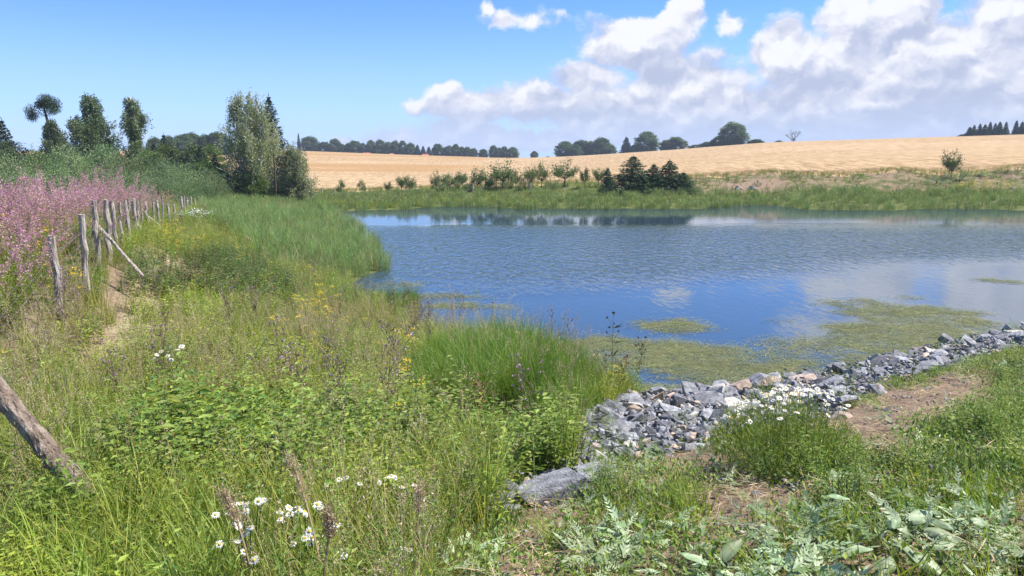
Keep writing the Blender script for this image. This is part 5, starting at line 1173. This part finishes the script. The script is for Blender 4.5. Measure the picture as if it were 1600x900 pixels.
# orchard row on the far bank
KO = [Kind('fruit_tree', orchard(3.0, 2.8, 60, 26, .15), MAT['apple'], MAT['bark'], 3.0, 3.0, 'tree', 'young fruit trees on the far bank') for _ in range(4)]
KR = Kind('fruit_tree', broad_tree(2.0, 1.7, .3, 20, 60, .12, r=.2), MAT['apple'], MAT['bark'], 2.0, 1.9, 'tree', 'young fruit trees on the far bank')
for i, (px, top, base, w_, lb) in enumerate([(531, 281, 301, 20, 'small dark round-headed tree, leftmost in the field corner'), (565, 281, 300, 16, 'small bright round-headed tree, second in the field corner')]): KR.place(px, top, 66.5, w_, lb, base)
for i, (px, top, base, w_, lb) in enumerate([(606, 278, 298, 14, 'thin upright sapling left of the first wide fruit tree'), (627, 268, 300, 28, 'first wide fruit tree left of the gap'), (640, 271, 303, 24, 'leafy fruit tree reaching down to the reeds left of the gap'), (681, 262, 293, 22, 'tall narrow fruit tree right of the gap'), (702, 264, 292, 34, 'bushy fruit tree second right of the gap'), (722, 262, 292, 26, 'bushy fruit tree third right of the gap'),
        (747, 256, 290, 32, 'open fruit tree left of the tallest fruit tree'), (785, 244, 296, 52, 'tallest fruit tree in the left half of the row'), (806, 262, 292, 24, 'low fruit tree right of the tallest one'), (829, 251, 290, 26, 'spindly fruit tree before the pair'), (846, 247, 289, 30, 'spindly fruit tree forming a pair with its left neighbour'), (882, 243, 288, 46, 'spreading fruit tree with a clear trunk'),
        (914, 252, 285, 20, 'small vase-shaped fruit tree right of the spreading one'), (936, 254, 287, 28, 'sparse fruit tree left of the narrow spruce'), (1490, 229, 274, 36, 'lone crooked sapling on the right bank'), (765, 270, 294, 18, 'stunted fruit tree at the left foot of the tallest one')]):
    KO[i % 4].place(px, top, 66+(i % 3)*.9, w_*1.1, lb, base)
KY = [Kind('young_spruce', spruce_tree(3, 2.4, 22, 10, 30, .13, 0, .35), MAT['needlelight'], MAT['bark'], 3, 2.4, 'tree', 'young spruces on the far bank') for _ in range(3)]
for i, (px, top, w_, d, lb) in enumerate([(950, 261, 20, 62.5, 'narrow dark young spruce left of the spruce group'), (990, 242, 50, 63.5, 'tallest young spruce, left in the spruce group'), (1022, 255, 36, 63.5, 'third tallest young spruce in the middle of the group'), (1047, 249, 42, 64, 'second tallest young spruce in the group'), (1068, 268, 34, 64, 'lowest young spruce at the right end of the group'), (1005, 274, 34, 62.8, 'short spruce in front of the tallest young spruce')]):
    KY[i % 3].place(px, top, d, w_*1.7, lb, base=301)
KL = Kind('bank_bush', shrub(1.6, 2.2, 30, 60, .1), MAT['willow'], MAT['bark'], 1.7, 2.3, 'bush', 'bushes on the far bank')
for (px, top, w_, d, lb) in [(1500, 262, 46, 67, 'green bush under the lone crooked sapling'), (1465, 276, 40, 66, 'low dark bush left of the lone sapling'), (1530, 266, 40, 69, 'yellowish-green bush right of the lone sapling'), (1575, 264, 44, 70, 'bush at the right edge of the far bank'), (1183, 280, 14, 66, 'small bush beside the tree stumps'), (1085, 285, 24, 63, 'low green bush right of the young spruces'), (690, 272, 34, 66, 'leafy bush between the two tall narrow and bushy fruit trees'), (714, 268, 38, 67, 'leafy bush under the third bushy fruit tree'), (735, 274, 22, 66, 'small leafy bush left of the open fruit tree'), (758, 270, 30, 67, 'leafy bush right of the open fruit tree'), (775, 266, 30, 68, 'leafy bush under the left side of the tallest fruit tree'), (797, 268, 34, 67, 'leafy bush under the right side of the tallest fruit tree'), (822, 272, 28, 66, 'leafy bush under the spindly fruit trees'), (862, 276, 26, 66, 'low bush between the spindly pair and the spreading fruit tree'), (650, 284, 22, 64, 'low bush at the right foot of the first wide fruit tree')]:
    KL.place(px, top, d, w_, lb)
# stumps and stakes on the far bank
def stump(px, py, s, label):
    p = PD(px, py, 65); g = Geo()
    for i in range(7):
        a = i*.9+rng.random(); g.tube([(math.cos(a)*.1, math.sin(a)*.1, .28*s+rng.random()*.12), (math.cos(a)*.2*s, math.sin(a)*.2*s, .15), (math.cos(a)*.75*s, math.sin(a)*.5*s, -.08)], [.07*s, .10*s, .05*s], 6)
    g.tube([(0, 0, -.2), (0, 0, .35*s)], [.32*s, .26*s], 9); o = g.obj('tree_stump', MAT['post']); o.location = (p.x, p.y, H1(p.x, 65)); tag(o, label, 'stump', 'grey stumps on the far bank')
stump(1153, 290, .8, 'left grey root stump lying on the brown far bank'); stump(1175, 293, .85, 'right grey root stump lying on the brown far bank')
stump(1578, 296, .7, 'small grey stump behind the yellow flowers on the far right bank')
for (px, top, base, d, lb) in [(1339, 287, 299, 63, 'short pale stake standing alone in the far reeds'), (829, 285, 298, 64, 'dark stake below the spindly fruit trees'), (739, 287, 297, 64, 'grey stake left of the tallest fruit tree'), (503, 294, 303, 66, 'left stub post in the field corner'), (522, 293, 303, 66, 'right stub post in the field corner'), (1559, 284, 296, 64, 'thin pale stake behind the yellow flowers')]:
    x = PD(px, top, d).x; zb = min(PD(px, base, d).z, H1(x, d)); g = Geo(); rough_tube(g, (0, 0, -.1), (0, 0, PD(px, top, d).z-zb), .07, .06, 4, 6, .01); o = g.obj('stake', MAT['post']); o.location = (x, d, zb); tag(o, lb, 'stake', 'stakes on the far bank')
# farm buildings peeping out of the skyline trees
def farmhouse(px, top, wpx, d, label, wall):
    x = PD(px, top, d).x; w_ = wpx/F*d; zt = PD(px, top, d).z; zb = H1(x, d)-1; e = empty('farm_building', (x, d, zb)); tag(e, label, 'building', 'farm buildings on the skyline'); h_ = zt-zb; g = Geo()
    hw, dp = w_/2, 5; eh = h_*.62
    g.add([(-hw, 0, 0), (hw, 0, 0), (hw, dp, 0), (-hw, dp, 0), (-hw, 0, eh), (hw, 0, eh), (hw, dp, eh), (-hw, dp, eh)], [[0, 1, 5, 4], [1, 2, 6, 5], [2, 3, 7, 6], [3, 0, 4, 7]]); g.add([(-hw, 0, eh), (-hw, dp, eh), (-hw, dp/2, h_-.05), (hw, 0, eh), (hw, dp, eh), (hw, dp/2, h_-.05)], [[0, 2, 1], [3, 4, 5]]); g.obj('wall', MAT['white'], e)
    g = Geo(); o_ = .4; g.add([(-hw-o_, -o_, eh-.25), (hw+o_, -o_, eh-.25), (hw+o_, dp/2, h_), (-hw-o_, dp/2, h_), (-hw-o_, dp+o_, eh-.25), (hw+o_, dp+o_, eh-.25)], [[0, 1, 2, 3], [3, 2, 5, 4]]); g.obj('roof', MAT['roof'], e)
    for k in (-.5, .5):
        g = Geo(); g.add([(hw*k-.5, -.05, eh*.45), (hw*k+.5, -.05, eh*.45), (hw*k+.5, -.05, eh*.8), (hw*k-.5, -.05, eh*.8)], [[0, 1, 2, 3]]); g.obj('window', MAT['rockdark'], e)
farmhouse(572, 238.3, 9, 440, 'red-roofed farm building left among the skyline trees', 0); farmhouse(664, 240.5, 8, 440, 'red-roofed farm building beside the small skyline spruces', 0); farmhouse(611, 239.5, 4, 430, 'tiny white building in front of the left skyline trees', 0)
